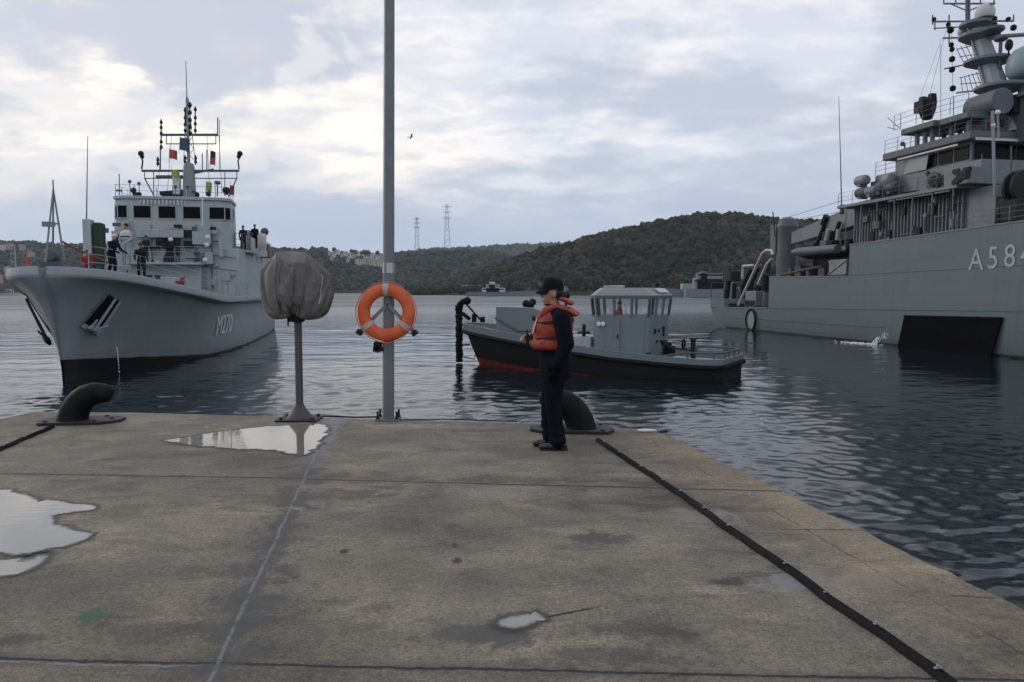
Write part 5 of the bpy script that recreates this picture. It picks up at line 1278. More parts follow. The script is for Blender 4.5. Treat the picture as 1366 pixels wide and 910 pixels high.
    # grey inflatable boat stowed on its cradle: a thing of its own
    bt = empty('inflatable_boat', RF.world((17.5, .9, 7.0)), RF.yaw, 'dark inflatable boat stowed under the crane on the rescue ship side', 'boat')
    L0 = RF.on(1060, 340, 1, .9)-Vector((17.5, .9, 7.0)); L1 = RF.on(1130, 332, 1, .9)-Vector((17.5, .9, 7.0))
    b = MB()
    for q in (-1, 1):
        b.tube([L0+Vector((0, q*.15, .25)), L0.lerp(L1, .25)+Vector((0, q*.75, .15)), L0.lerp(L1, .6)+Vector((0, q*.85, .05)), L1+Vector((0, q*.85, .0))], [.22, .36, .38, .36], 12)
    b.build('air_tube', M['navyd'], bt, smooth=60)
    b = MB(); A = L0+Vector((.3, 0, -.05)); C = L1
    b.add([A, A.lerp(C, .3)+Vector((0, -.6, -.1)), C+Vector((0, -.75, -.25)), C+Vector((0, .75, -.25)), A.lerp(C, .3)+Vector((0, .6, -.1)), A.lerp(C, .3)+Vector((0, 0, -.55)), C+Vector((0, 0, -.75))], [(0, 1, 5), (1, 2, 6, 5), (0, 5, 4), (4, 5, 6, 3), (2, 3, 6), (0, 4, 1), (1, 4, 3, 2)]); b.build('hull', M['black'], bt, smooth=30)
    b = MB(); b.box(L0.lerp(L1, .62)+Vector((0, 0, .55)), (.9, .6, .7)); b.tube([L0.lerp(L1, .9)+Vector((0, 0, .2)), L0.lerp(L1, .86)+Vector((0, 0, 1.1))], .05, 6); b.build('console', M['mid'], bt, bevel=.05)
    b = MB(); b.box(L1+Vector((.25, 0, .2)), (.45, .4, .9)); b.build('outboard_motor', M['black'], bt, bevel=.08)
    # cooling water gushing from the side
    b = MB(); p = RF.on(1190, 452, 1, -.1); random.seed(2)
    for k in range(120):
        q = random.random()**.6; b.ball(p+Vector((-1.1*q+random.uniform(-.12, .12), -.25-.8*q, .25-1.15*q*q+random.uniform(-.2, .2))), random.uniform(.012, .05)*(1+q*.6), 1)
    for k in range(110):
        b.ball((p.x-1.3+random.gauss(-.7, 1.0), p.y-1.3+random.gauss(0, .45), .04), (random.uniform(.04, .18), random.uniform(.02, .07), .03), 1)
    o = b.build('water_outfall', paint('white foam', (.78, .8, .82), .4), root); o['kind'] = 'stuff'
M['numeral'] = paint('pale numeral paint', (.36, .38, .39), .6, var=.15, scale=3, streak=.4)
M['pale2'] = paint('dull pale fittings', (.30, .31, .30), .6, var=.2, scale=3)
M['rust'] = paint('rusty brown machinery', (.07, .055, .055), .7, var=.3, scale=3)
rescue_ship()
# ------------------------------------------------------------------ harbour tug crossing behind the person: x to its bow, y to its port side, z up
TF = Frame(gnd(683+9.2/34.4*1000, 504, WATER), rad(149.4)); TF.o = Vector((9.2, 34.4, WATER))
def tug():
    root = empty('harbour_tug', TF.o, TF.yaw, 'small grey and black harbour tug with a red bottom, wheelhouse amidships', 'tug boat')
    xs = [-.95, -.7, -.1, 1.5, 4, 6, 8, 9.6, 11, 12, 12.8, 13.4, 13.75]
    hw = [1.75, 2.05, 2.18, 2.2, 2.2, 2.2, 2.15, 1.98, 1.65, 1.3, .92, .5, .1]
    wl = [1.6, 1.9, 2.05, 2.1, 2.1, 2.05, 1.85, 1.5, 1.0, .55, .2, .05, .03]
    zk = [.66, .66, .66, .70, .82, 1.0, 1.24, 1.42, 1.56, 1.66, 1.72, 1.77, 1.79]     # top of the black side
    zt = [1.02, 1.02, 1.02, 1.08, 1.22, 1.44, 1.70, 1.88, 2.03, 2.12, 2.19, 2.23, 2.25]
    HM = hull_mat('tug hull paint', (.016, .017, .018), (.016, .017, .018), -9, 0, (.22, .045, .03), .3, (-.24, .048))
    def stem(z): return interp(z, [-1, 0, 1, 2, 2.5], [1.6, 1.0, .52, .10, 0])
    b = MB(); rows = []
    for x, h, l, k in zip(xs, hw, wl, zk):
        L = []
        for q in (-.8, -.3, 0, .25, .5, .75, 1):
            z = q if q <= 0 else q*k
            y = l*(1+.4*min(z, 0)) if z <= 0 else lerp(l, h, (z/k)**.8)
            sx = x-stem(z)*max(0, (x-8)/5.75)**1.3
            L.append((sx, y, z))
        rows.append([(a, -c, d_) for a, c, d_ in L[::-1]]+L)
    b.grid(rows); k = len(rows[0]); b.f += [tuple(range(k)), tuple(range((len(xs)-1)*k, len(xs)*k))]; b.mi += [0, 0]
    b.add([(x, -h*.98, z-.02) for x, h, z in zip(xs, hw, zk)]+[(x, h*.98, z-.02) for x, h, z in zip(xs, hw, zk)], [(i, i+1, len(xs)+i+1, len(xs)+i) for i in range(len(xs)-1)])
    b.build('hull', HM, root, smooth=35)
    # rubbing strake
    b = MB()
    for s in (-1, 1): b.tube([(x-.0, s*(h+.03), z) for x, h, z in zip(xs, hw, zk)], .11, 8)
    b.tube([(-1.01, -1.8, .66), (-1.01, 1.8, .66)], .13, 8)
    b.build('rubbing_strake', M['rubber'], root)
    # bulwark
    b = MB()
    for s in (-1, 1):
        rr = [[(x, s*h, z0), (x, s*(h+.02), z1), (x, s*(h-.10), z1+.01), (x, s*(h-.12), z0)] for x, h, z0, z1 in zip(xs, hw, zk, zt)]; b.grid(rr)
    b.bx(-1.01, -.89, -1.78, 1.78, .66, 1.02); b.build('bulwark', M['tuggrey'], root, smooth=40)
    b = MB(); b.add([(x, -h*.96, z+.03) for x, h, z in zip(xs, hw, zk)]+[(x, h*.96, z+.03) for x, h, z in zip(xs, hw, zk)], [(i, i+1, len(xs)+i+1, len(xs)+i) for i in range(len(xs)-1)]); b.build('deck', M['navyl'], root, smooth=0)
    # stern rail
    b = MB(); pts = [(1.6, 2.05, 1.1), (.5, 2.0, 1.27), (-.6, 1.8, 1.27), (-.92, 1.2, 1.27), (-.92, -1.2, 1.27), (-.6, -1.8, 1.27), (1.3, -2.0, 1.27)]
    b.tube(pts, .045, 6)
    for p in pts[1:]: b.tube([p, (p[0], p[1], 1.0)], .04, 6)
    for y in (-.4, .5): b.tube([(-.92, y, 1.27), (-.92, y, 1.0)], .04, 6)
    b.build('stern_rail', M['mid'], root)
    # wheelhouse
    GM = M['tuggrey']
    lower = [(2.55, 1.4), (5.1, 1.4), (5.65, .7), (5.65, -.7), (5.1, -1.4), (2.55, -1.4)]
    b = MB(); b.prism(lower, 2.1, Matrix.Translation((0, 0, .75))); wh = b.build('wheelhouse', GM, root, bevel=.03)
    def tier(z0, z1, s0, s1, name, m_):
        c = Vector((4.2, 0)); b = MB()
        vs = [((x-c.x)*s0+c.x, y*s0, z0) for x, y in lower]+[((x-c.x)*s1+c.x, y*s1, z1) for x, y in lower]; n = len(lower)
        b.add(vs, [tuple(range(n-1, -1, -1)), tuple(range(n, 2*n))]+[(i, (i+1) % n, n+(i+1) % n, n+i) for i in range(n)]); return b.build(name, m_, wh, bevel=.02)
    # window band built of posts so that one looks through it
    Z0, Z1 = 2.78, 3.62
    b = MB(); c = Vector((4.2, 0))
    def pt(x, y, s, z): return Vector(((x-c.x)*s+c.x, y*s, z))
    segs = [((2.55, 1.4), (5.1, 1.4), 3), ((5.1, 1.4), (5.65, .7), 1), ((5.65, .7), (5.65, -.7), 2), ((5.65, -.7), (5.1, -1.4), 1), ((5.1, -1.4), (2.55, -1.4), 3), ((2.55, -1.4), (2.55, 1.4), 3)]
    wins = []
    for (x0, y0), (x1, y1), n in segs:
        for i in range(n+1):
            t = i/n; x, y = lerp(x0, x1, t), lerp(y0, y1, t); b.beam(pt(x, y, .99, Z0), pt(x, y, 1.05, Z1), .19, .08)
        for i in range(n):
            t0, t1 = (i+.05)/n, (i+.95)/n
            q = [pt(lerp(x0, x1, t), lerp(y0, y1, t), .985 if z == Z0 else 1.045, z) for t, z in ((t0, Z0), (t1, Z0), (t1, Z1), (t0, Z1))]; wins.append(q)
    b.split('window_post', GM, wh, smooth=0)
    mg, tg, bgn = material('pale window glass')
    tr = tg.new('ShaderNodeBsdfTransparent'); tr.inputs[0].default_value = (.97, .985, .985, 1); gl = tg.new('ShaderNodeBsdfGlossy'); gl.inputs['Roughness'].default_value = .03
    mx = tg.new('ShaderNodeMixShader'); mx.inputs[0].default_value = .07; tg.l.new(tr.outputs[0], mx.inputs[1]); tg.l.new(gl.outputs[0], mx.inputs[2]); tg.l.new(mx.outputs[0], tg.n['Material Output'].inputs['Surface'])
    for q in wins: b = MB(); b.plate(q, .012); b.build('window', mg, wh, smooth=0)
    tier(Z1, Z1+.16, 1.06, 1.10, 'roof_edge', GM); tier(Z1+.16, Z1+.52, 1.10, .80, 'roof', M['tuggrey'])
    b = MB(); b.plate([(2.48, -1.2, Z1+.30), (2.48, .2, Z1+.30), (2.72, .2, Z1+.50), (2.72, -1.2, Z1+.50)], .02); b.build('roof_panel', M['pale'], wh, smooth=0)
    b = MB()
    for x, y, h in ((4.1, .3, .55), (4.0, -.2, .6), (3.6, 0, .5)): b.tube([(x, y, Z1+.5), (x, y, Z1+.5+h)], .02, 5)
    b.split('aerial', M['dark'], wh)
    b = MB(); b.box((4.7, 0, Z1+.58), (.5, .8, .14)); b.box((5.1, .3, Z1+.56), (.3, .3, .14)); b.box((4.2, .8, Z1+.56), (.3, .2, .12)); b.split('roof_gear', M['navyl'], wh, bevel=.03)
    b = MB(); b.ball((2.9, -.6, Z1+.70), .12, 2); b.tube([(2.9, -.6, Z1+.4), (2.9, -.6, Z1+.64)], .04, 6); b.build('roof_lamp', M['dark'], wh)
    # door on the near side and its fittings
    b = MB(); b.bx(3.95, 4.62, 1.402, 1.45, .95, 2.78); dr = b.build('door', GM, wh, bevel=.02)
    b = MB(); b.bx(4.02, 4.07, 1.45, 1.50, 1.75, 1.95); b.build('handle', M['dark'], dr)
    b = MB(); b.bx(2.75, 3.75, 1.402, 1.425, 1.0, 2.7); b.build('side_panel', GM, wh, bevel=.02)
    b = MB()
    for x in (4.80, 5.02): b.lathe([(.09, 0), (.11, .05), (.07, .08)], (x, 1.41, 2.42), 10, Matrix.Rotation(rad(-90), 4, 'X'))
    b.split('side_lamp', M['white'], wh)
    b = MB()
    for y, z, r in ((.6, 2.1, .16), (.05, 2.1, .10), (-.6, 2.15, .2), (.35, 1.6, .1), (-.2, 1.6, .08), (-.6, 1.9, .12)): b.box((2.52, y, z), (.06, r, r*1.4))
    b.split('bulkhead_fitting', M['dark'], wh, smooth=0)
    b = MB(); b.lathe([(.1, -.07), (.26, -.05), (.26, .05), (.1, .07)], (2.35, -.95, 1.25), 14, Matrix.Rotation(rad(90), 4, 'Y')); b.box((2.25, -.7, 1.1), (.4, .5, .5)); b.build('hose_coil', M['black'], root)
    b = MB(); pts = [Vector((1.75, -1.3+.2*math.cos(a), 1.42+.2*math.sin(a))) for a in np.linspace(0, 6.2832, 21)]; b.tube(pts, .05, 6); b.build('rope_ring', M['black'], root)
    # casing along the deck and tow gear
    b = MB(); b.bx(5.7, 7.4, -.9, .9, 1.0, 1.75); b.build('engine_casing', M['navyl'], root, bevel=.04)
    b = MB(); b.tube([(6.2, .6, 1.7), (6.2, .6, 2.35)], .09, 8); b.lathe([(.30, 0), (.34, .05), (.3, .1)], (6.2, .6, 1.9), 12); q_ = TF.on(755, 394, 1, -.9); b.tube([(q_.x, -.9, 1.2), (q_.x, -.9, q_.z)], .07, 8); b.ball((q_.x, -.9, q_.z), .23, 2); b.split('tow_post', M['dark'], root)
    b = MB(); b.tube([(1.0, -.4, .8), (1.0, -.4, 1.75)], .12, 8); b.lathe([(.2, 0), (.2, .08)], (1.0, -.4, 1.7), 10); b.tube([(1.1, -.3, 1.2), (1.9, .35, 1.35), (2.05, .45, 1.5)], .05, 6); b.ball((2.1, .5, 1.55), .17, 2); b.box((2.5, .9, .9), (.6, .4, .25)); b.tube([(2.6, 1.3, .75), (2.6, 1.3, 1.15)], .13, 8); b.lathe([(.42, .95), (.42, 1.0)], (2.4, 1.2, 0), 12); b.build('towing_bitts', M['dark'], root)
    # grey shield on the foredeck
    b = MB(); y = 1.15
    prof = [(8.0, 2.62), (8.25, 2.98), (8.7, 3.10), (9.6, 3.16), (10.9, 3.16)]
    rows = []
    for s in (1.18, .6, 0, -.6, -1.18): rows.append([(10.95 if abs(s) > 1 else 11.05, s, 1.75), (10.95 if abs(s) > 1 else 11.05, s, 3.16)]+[(x, s, z) for x, z in prof[::-1]]+[(8.0, s, 1.45)])
    b.grid(rows); k = len(rows[0]); b.f += [tuple(range(k)), tuple(range(4*k, 5*k))]; b.mi += [0, 0]; b.build('foredeck_shield', GM, root, smooth=30)
    b = MB(); b.tube([(11.0, 1.22, 2.6), (9.6, 1.24, 1.95), (9.2, 1.24, 1.98), (8.2, 1.24, 1.92)], .045, 6); b.build('shield_pipe', M['mid'], root)
    b = MB()
    for x, y_, z, r in ((9.4, .3, 3.28, .2), (9.65, .3, 3.32, .21), (9.5, -.1, 3.4, .2)): b.ball((x, y_, z), r, 2)
    b.build('capstan_head', M['black'], root)
    # heavy bow fender hung on its gallows
    b = MB(); random.seed(9)
    for i in range(19): b.lathe([(.13, -.11), (.20+random.uniform(-.02, .03), -.06), (.20+random.uniform(-.02, .03), .06), (.13, .11)], (14.1+random.uniform(-.03, .03), random.uniform(-.03, .03), .15+i*.165), 10)
    b.build('bow_fender', M['rubber'], root, smooth=40)
    b = MB(); b.tube([(14.1, 0, 2.9), (14.05, 0, 3.25), (13.8, 0, 3.42), (13.6, 0, 3.45)], .17, 10); b.ball((13.55, 0, 3.45), .22, 2); b.ball((14.1, 0, 3.1), .2, 2); b.tube([(13.7, 0, 3.35), (12.4, .3, 2.35)], .05, 6); b.tube([(13.85, 0, 2.75), (13.4, 0, 2.45)], .11, 6)
    b.tube([(12.9, .3, 2.3), (12.9, .3, 2.75)], .13, 8); b.tube([(12.35, .3, 2.3), (12.35, .3, 2.6)], .13, 8); b.tube([(13.85, 0, 1.0), (13.4, 0, 1.05)], .04, 6); b.tube([(14.0, 0, .35), (13.1, 0, .25), (12.95, 0, .75)], .03, 6); b.split('fender_gallows', M['black'], root)
tug()
# ------------------------------------------------------------------ people
def remeshed(mb, voxel, name, mats, pick, smooth_it=2, disp=None):
    me = bpy.data.meshes.new('raw'); me.from_pydata(mb.v, [], mb.f); me.update()
    bm = bmesh.new(); bm.from_mesh(me); bmesh.ops.recalc_face_normals(bm, faces=bm.faces); bm.to_mesh(me); bm.free()
    o = bpy.data.objects.new('raw', me)
    r = o.modifiers.new('r', 'REMESH'); r.mode = 'VOXEL'; r.voxel_size = voxel
    s = o.modifiers.new('s', 'SMOOTH'); s.factor = .5; s.iterations = smooth_it
    out = evaluated_mesh(o); bpy.data.objects.remove(o); out.name = name; out.materials.clear()
    for m_ in mats: out.materials.append(m_)
    if disp:
        cs = [(v.co.copy(), v.normal.copy()) for v in out.vertices]; out.vertices.foreach_set('co', [q for c_, n_ in cs for q in c_+disp(c_, n_)])
    out.polygons.foreach_set('material_index', [pick(p.center) for p in out.polygons]); out.polygons.foreach_set('use_smooth', [True]*len(out.polygons)); out.update()
    ob = bpy.data.objects.new(name, out); COL.objects.link(ob); return ob
CLOTH = paint('navy blue uniform cloth', (.007, .0075, .013), .88, var=.3, scale=8, bump=.45, bscale=70, spec=.08)
SHOE = paint('black polished leather', (.010, .010, .011), .25, var=.3, scale=12, spec=.6)
VEST = None
def main_person():
    P = gnd(740, 598); root = empty('person', P, math.pi, 'person in navy uniform, dark cap and orange life jacket standing on the pier', 'person')
    b = MB()
    # x forward, y to the person's left, z up
    for s, fx in ((1, -.005), (-1, .055)):
        hip = (.0, s*.095, .90); kn = (.03+fx*.5, s*.095, .47); an = (-.02+fx, s*.095, .09)
        b.cap(hip, .125, (.02+fx*.3, s*.095, .68), .105); b.cap((.02+fx*.3, s*.095, .68), .105, kn, .084); b.cap(kn, .084, (-.0+fx, s*.095, .26), .080); b.cap((-.0+fx, s*.095, .26), .080, (an[0], an[1], .10), .088)
    b.ball((-.01, 0, .93), (.145, .185, .15), 3); b.ball((.015, 0, 1.10), (.135, .175, .20), 3)
    b.ball((.0, 0, 1.28), (.125, .19, .18), 3); b.cap((-.01, .13, 1.40), .075, (-.01, -.13, 1.40), .075)
    b.cap((-.01, 0, 1.38), .075, (.02, 0, 1.52), .058)
    # skirt of the jacket
    b.lathe([(.15, .74), (.168, .76), (.165, .90), (.16, 1.0)], (.0, 0, 0), 24, Matrix.Diagonal((.98, 1.15, 1, 1)))
    # left arm hangs, right arm bent to the belly
    sh = Vector((-.05, .205, 1.37)); el = Vector((-.095, .255, 1.11)); wr = Vector((.0, .25, .89))
    b.cap(sh, .092, el, .084); b.cap(el, .080, wr, .054)
    sh2 = Vector((-.01, -.215, 1.37)); el2 = Vector((.03, -.26, 1.11)); wr2 = Vector((.235, -.13, 1.16))
    b.cap(sh2, .075, el2, .063); b.cap(el2, .060, wr2, .045)
    # hands with separate fingers
    def hand(w, d, palm, thumb, curl):
        d = d.normalized(); side_ = d.cross(palm).normalized(); pc = w+d*.055
        Mh = Matrix((d, side_, palm)).transposed().to_4x4(); b.ball(pc, (.052, .042, .020), 2, Mh)
        for i, (o, l) in enumerate(((-.030, .070), (-.010, .080), (.010, .075), (.029, .058))):
            k0 = pc+d*.038+side_*o; d1 = (d+palm*curl*.5).normalized(); k1 = k0+d1*l*.5; d2 = (d+palm*curl*1.4).normalized(); k2 = k1+d2*l*.5
            b.cap(k0, .0105, k1, .0095, 8); b.cap(k1, .0095, k2, .0080, 8)
        t0 = w+d*.03+side_*thumb*.032; t1 = t0+(d*.6+side_*thumb*.8+palm*.3).normalized()*.035; b.cap(t0, .0125, t1, .011, 8); b.cap(t1, .011, t1+(d+palm*.5).normalized()*.03, .0095, 8)
    hand(wr, Vector((.25, 0, -1)), Vector((0, -1, 0)), -1, .7)
    hand(wr2, Vector((.8, .5, .05)), Vector((-.35, .3, -.9)), -1, .9)
    # head with a face
    hc = Vector((.035, 0, 1.612))
    b.ball(hc+Vector((-.015, 0, .022)), (.098, .077, .098), 3); b.ball(hc+Vector((.032, 0, -.045)), (.062, .060, .082), 3)
    b.ball(hc+Vector((.058, 0, -.100)), (.034, .036, .026), 2); b.ball(hc+Vector((.0, 0, -.085)), (.06, .055, .04), 2)
    b.cap(hc+Vector((.088, 0, .010)), .011, hc+Vector((.112, 0, -.030)), .0135, 8); b.ball(hc+Vector((.1, .012, -.034)), .011, 1); b.ball(hc+Vector((.1, -.012, -.034)), .011, 1)
    b.cap(hc+Vector((.082, -.03, .028)), .013, hc+Vector((.082, .03, .028)), .013, 8)
    b.cap(hc+Vector((.088, -.018, -.064)), .009, hc+Vector((.088, .018, -.064)), .009, 8); b.cap(hc+Vector((.086, -.016, -.076)), .009, hc+Vector((.086, .016, -.076)), .009, 8)
    for s in (-1, 1): b.ball(hc+Vector((-.012, s*.078, -.012)), (.022, .012, .034), 2); b.ball(hc+Vector((.05, s*.045, -.028)), (.028, .018, .024), 2)
    def pick(c):
        if c.z > 1.505: return 1
        if (c-wr).dot(Vector((.25, 0, -1)).normalized()) > .015 and c.z > .70 and c.y > .20 and abs(c.x-wr.x-.03) < .09: return 2
        if c.x > .24 and c.y < -.02 and 1.05 < c.z < 1.30: return 1
        return 0
    glove = paint('dark knitted glove', (.006, .006, .007), .95, var=.2, scale=20, spec=.05)
    def wrinkle(p, n):
        if p.z > 1.45 or p.z < .05: return Vector((0, 0, 0))
        k = .010 if p.z < .75 else .007
        f = 1-abs(noise.noise(Vector((p.x*6, p.y*6, p.z*11))))*2.2
        if p.z < .35: f += .6*math.sin(p.z*62+p.y*9)
        return n*k*f*(.5+.9*noise.noise(p*3.1+Vector((3, 3, 3))))
    remeshed(b, .0075, 'body', [CLOTH, M['skin'], glove], pick, 3, wrinkle).parent = root
    for s in (-1, 1):
        e = MB(); e.ball(hc+Vector((.080, s*.031, .006)), (.010, .012, .009), 2); e.build('eye', M['white'], root); 
        e = MB(); e.ball(hc+Vector((.0885, s*.031, .006)), .0045, 1); e.build('iris', M['dark'], root.children[-1])
    # shoes
    for s, fx in ((1, -.005), (-1, .055)):
        e = MB(); o = Vector((-.02+fx, s*.095, 0))
        e.cap(o+Vector((-.055, 0, .05)), .045, o+Vector((.06, 0, .045)), .045); e.cap(o+Vector((.06, 0, .045)), .045, o+Vector((.165, 0, .034)), .032); e.ball(o+Vector((.0, 0, .08)), (.06, .045, .06), 2)
        def flat(p, n): return Vector((0, 0, -p.z+.004)) if p.z < .012 else Vector((0, 0, 0))
        sh_ = remeshed(e, .008, 'shoe', [SHOE], lambda c: 0, 2, flat); sh_.parent = root
        q = MB(); q.box(o+Vector((-.065, 0, .012)), (.075, .075, .022)); q.box(o+Vector((.095, 0, .007)), (.17, .078, .012)); q.build('sole', SHOE, sh_, bevel=.004)
    # hair under the cap, seen at the nape
    e = MB(); e.ball(hc+Vector((-.046, 0, .012)), (.074, .074, .080), 3); e.build('hair', paint('dark hair', (.012, .009, .008), .6, var=.3, scale=30, bump=.5, bscale=120), root, smooth=180)
    # cap: rounded crown with a flat visor
    capm = paint('dark cap cloth', (.009, .010, .015), .85, var=.25, scale=14, bump=.4, bscale=120, spec=.1)
    e = MB(); rows = []
    for i in range(13):
        a = i/12*math.pi/2; row = []
        for j in range(40):
            t = 2*math.pi*j/40; R = .108*(math.cos(a)**.55); zz = .118*math.sin(a)**.95
            fx = math.cos(t); row.append((hc.x-.012+R*1.05*fx, hc.y+R*.86*math.sin(t), hc.z+.040+zz+.012*(fx > 0)*math.sin(2*a)+.006*noise.noise(Vector((fx*2, math.sin(t)*2, zz*20)))))
        rows.append(row)
    e.grid(rows, closed=True); e.build('cap', capm, root, smooth=180)
    e = MB(); rows = []
    for i in range(7):
        q = i/6; row = []
        for j in range(17):
            t = lerp(-1.2, 1.2, j/16); R0 = .100; x0 = R0*1.05*math.cos(t); y0 = R0*.86*math.sin(t); ln = .082*max(0, math.cos(t*1.15))**.5
            row.append((hc.x-.012+x0+ln*q, hc.y+y0*(1-.1*q), hc.z+.046-.028*q-.030*abs(math.sin(t))*q*1.1))
        rows.append(row)
    e.grid(rows); o = e.build('cap_visor', capm, root, smooth=180); so_ = o.modifiers.new('thick', 'SOLIDIFY'); so_.thickness = .005
    # collar turned up round the neck
    e = MB(); e.lathe([(.088, 1.42), (.084, 1.46), (.074, 1.492), (.068, 1.488), (.07, 1.44)], (.005, 0, 0), 24, Matrix.Diagonal((1.1, 1, 1, 1))); e.build('collar', paint('dark red collar lining', (.10, .016, .020), .8, var=.2, scale=10), root, smooth=60)
    # ---- life jacket
    vm, t, bs = material('orange life jacket fabric')
    oc = t.new('ShaderNodeTexCoord').outputs['Object']; n = t.noise(oc, 9, 6, .62, .4)
    c = t.mix(t.sstep(n, .32, .70), (.20, .022, .012), (.40, .060, .026)); c = t.mix(t.m('MULTIPLY', t.sstep(t.noise(oc, 3.5, 5, .6), .55, .72), .5), c, (.24, .035, .03))
    t.put(bs.inputs['Base Color'], c); bs.inputs['Roughness'].default_value = .62; t.put(bs.inputs['Normal'], t.bump(t.noise(oc, 22, 5, .65, .8), .5, .02))
    e = MB(); rows = []
    zs = [1.04, 1.052, 1.09, 1.13, 1.165, 1.20, 1.26, 1.32, 1.38, 1.42, 1.445, 1.455]
    xf = [.205, .238, .252, .240, .225, .240, .238, .215, .180, .140, .105, .07]
    xb = [.155, .172, .178, .172, .160, .172, .182, .185, .178, .160, .125, .08]
    hy = [.17, .192, .198, .192, .184, .192, .196, .196, .180, .150, .11, .08]
    for z, f_, bk, h in zip(zs, xf, xb, hy):
        row = []
        for j in range(72):
            a = 2*math.pi*j/72; ca, sa = math.cos(a), math.sin(a); rx = f_ if ca > 0 else bk
            k = 1/(abs(ca)**2.7+abs(sa)**2.7)**(1/2.7); p = Vector((rx*ca*k, h*sa*k, z))
            f = 1+.030*(1-2.2*abs(noise.noise(Vector((ca*3, sa*3, z*9)))))+.018*math.sin(z*75+ca*2)*(.4+.6*abs(sa)); p.x *= f; p.y *= f
            if ca > .55 and abs(sa) < .12: p.x -= .03*(1-abs(sa)/.12)
            row.append(tuple(p))
        rows.append(row)
    e.grid(rows, closed=True); e.f.append(tuple(range(72))); e.mi.append(0); vest = e.build('life_jacket', vm, root, smooth=180)
    # bolsters over the shoulders and the collar flaps behind the head
    e = MB()
    for s in (-1, 1):
        e.tube([(.175, s*.085, 1.28), (.155, s*.10, 1.37), (.09, s*.115, 1.445), (.0, s*.115, 1.475), (-.09, s*.10, 1.455), (-.16, s*.075, 1.40)], [.032, .037, .037, .036, .036, .033], 12)
    e.build('shoulder_bolster', vm, vest, smooth=180)
    e = MB(); rr = []
    for i in range(9):
        q = i/8; row = []
        for j in range(11):
            y = lerp(-.15, .15, j/10); dr = (abs(y)/.15)**2
            row.append((-.085-.165*q+.05*dr, y*(1-.15*q), 1.47-.075*q-.02*dr+.022*math.sin(q*3)))
        rr.append(row)
    e.grid(rr); o = e.build('collar_flap', vm, vest, smooth=180); so_ = o.modifiers.new('thick', 'SOLIDIFY'); so_.thickness = .024; so_.offset = 0
    e = MB(); rr = []
    for i in range(9):
        q = i/8; row = []
        for j in range(11):
            y = lerp(-.10, .10, j/10); dr = (abs(y)/.10)**2
            row.append((-.055-.135*q+.03*dr, y, 1.565-.060*q-.01*dr+.012*math.sin(q*3)))
        rr.append(row)
    e.grid(rr); o = e.build('collar_flap', vm, vest, smooth=180); so_ = o.modifiers.new('thick', 'SOLIDIFY'); so_.thickness = .028; so_.offset = 0
    strap = paint('dark webbing', (.05, .014, .014), .8, var=.2, scale=20)
    e = MB()
    for z, kx in ((1.165, 1.015), (1.325, 1.02)):
        rr = []
        for j in range(72):
            a = 2*math.pi*j/72; ca, sa = math.cos(a), math.sin(a); f_ = interp(z, zs, xf); bk = interp(z, zs, xb); h = interp(z, zs, hy); rx = f_ if ca > 0 else bk
            k = 1/(abs(ca)**2.7+abs(sa)**2.7)**(1/2.7)*1.025; rr.append([(rx*ca*k, h*sa*k, z-.017-.02*ca), (rx*ca*k*1.02, h*sa*k*1.02, z-.01-.02*ca), (rx*ca*k*1.02, h*sa*k*1.02, z+.01-.02*ca), (rx*ca*k, h*sa*k, z+.017-.02*ca)])
        rr.append(rr[0]); e.grid(rr)
    e.build('strap', strap, vest, smooth=60)
    e = MB(); e.plate([(.232, .105, 1.215), (.236, .145, 1.215), (.196, .125, 1.355), (.192, .09, 1.355)], .008); e.build('reflective_strip', M['tarp'], vest, smooth=0)
    e = MB(); e.ball((.225, .06, 1.36), (.022, .03, .03), 2); e.box((.24, .02, 1.17), (.03, .06, .05)); e.build('buckle', M['dark'], vest)
    # radio held at the belly
    rd = empty('handheld_radio', P+Vector((-.285, .065, 1.135)), math.pi, 'small dark handheld radio held against the belly of the life jacket', 'radio')
    e = MB(); e.box((0, 0, 0), (.035, .055, .12)); e.build('case', M['dark'], rd, bevel=.008)
    e = MB(); e.tube([(0, .018, .055), (0, .018, .11)], .006, 6); e.build('aerial', M['rubber'], rd)
main_person()

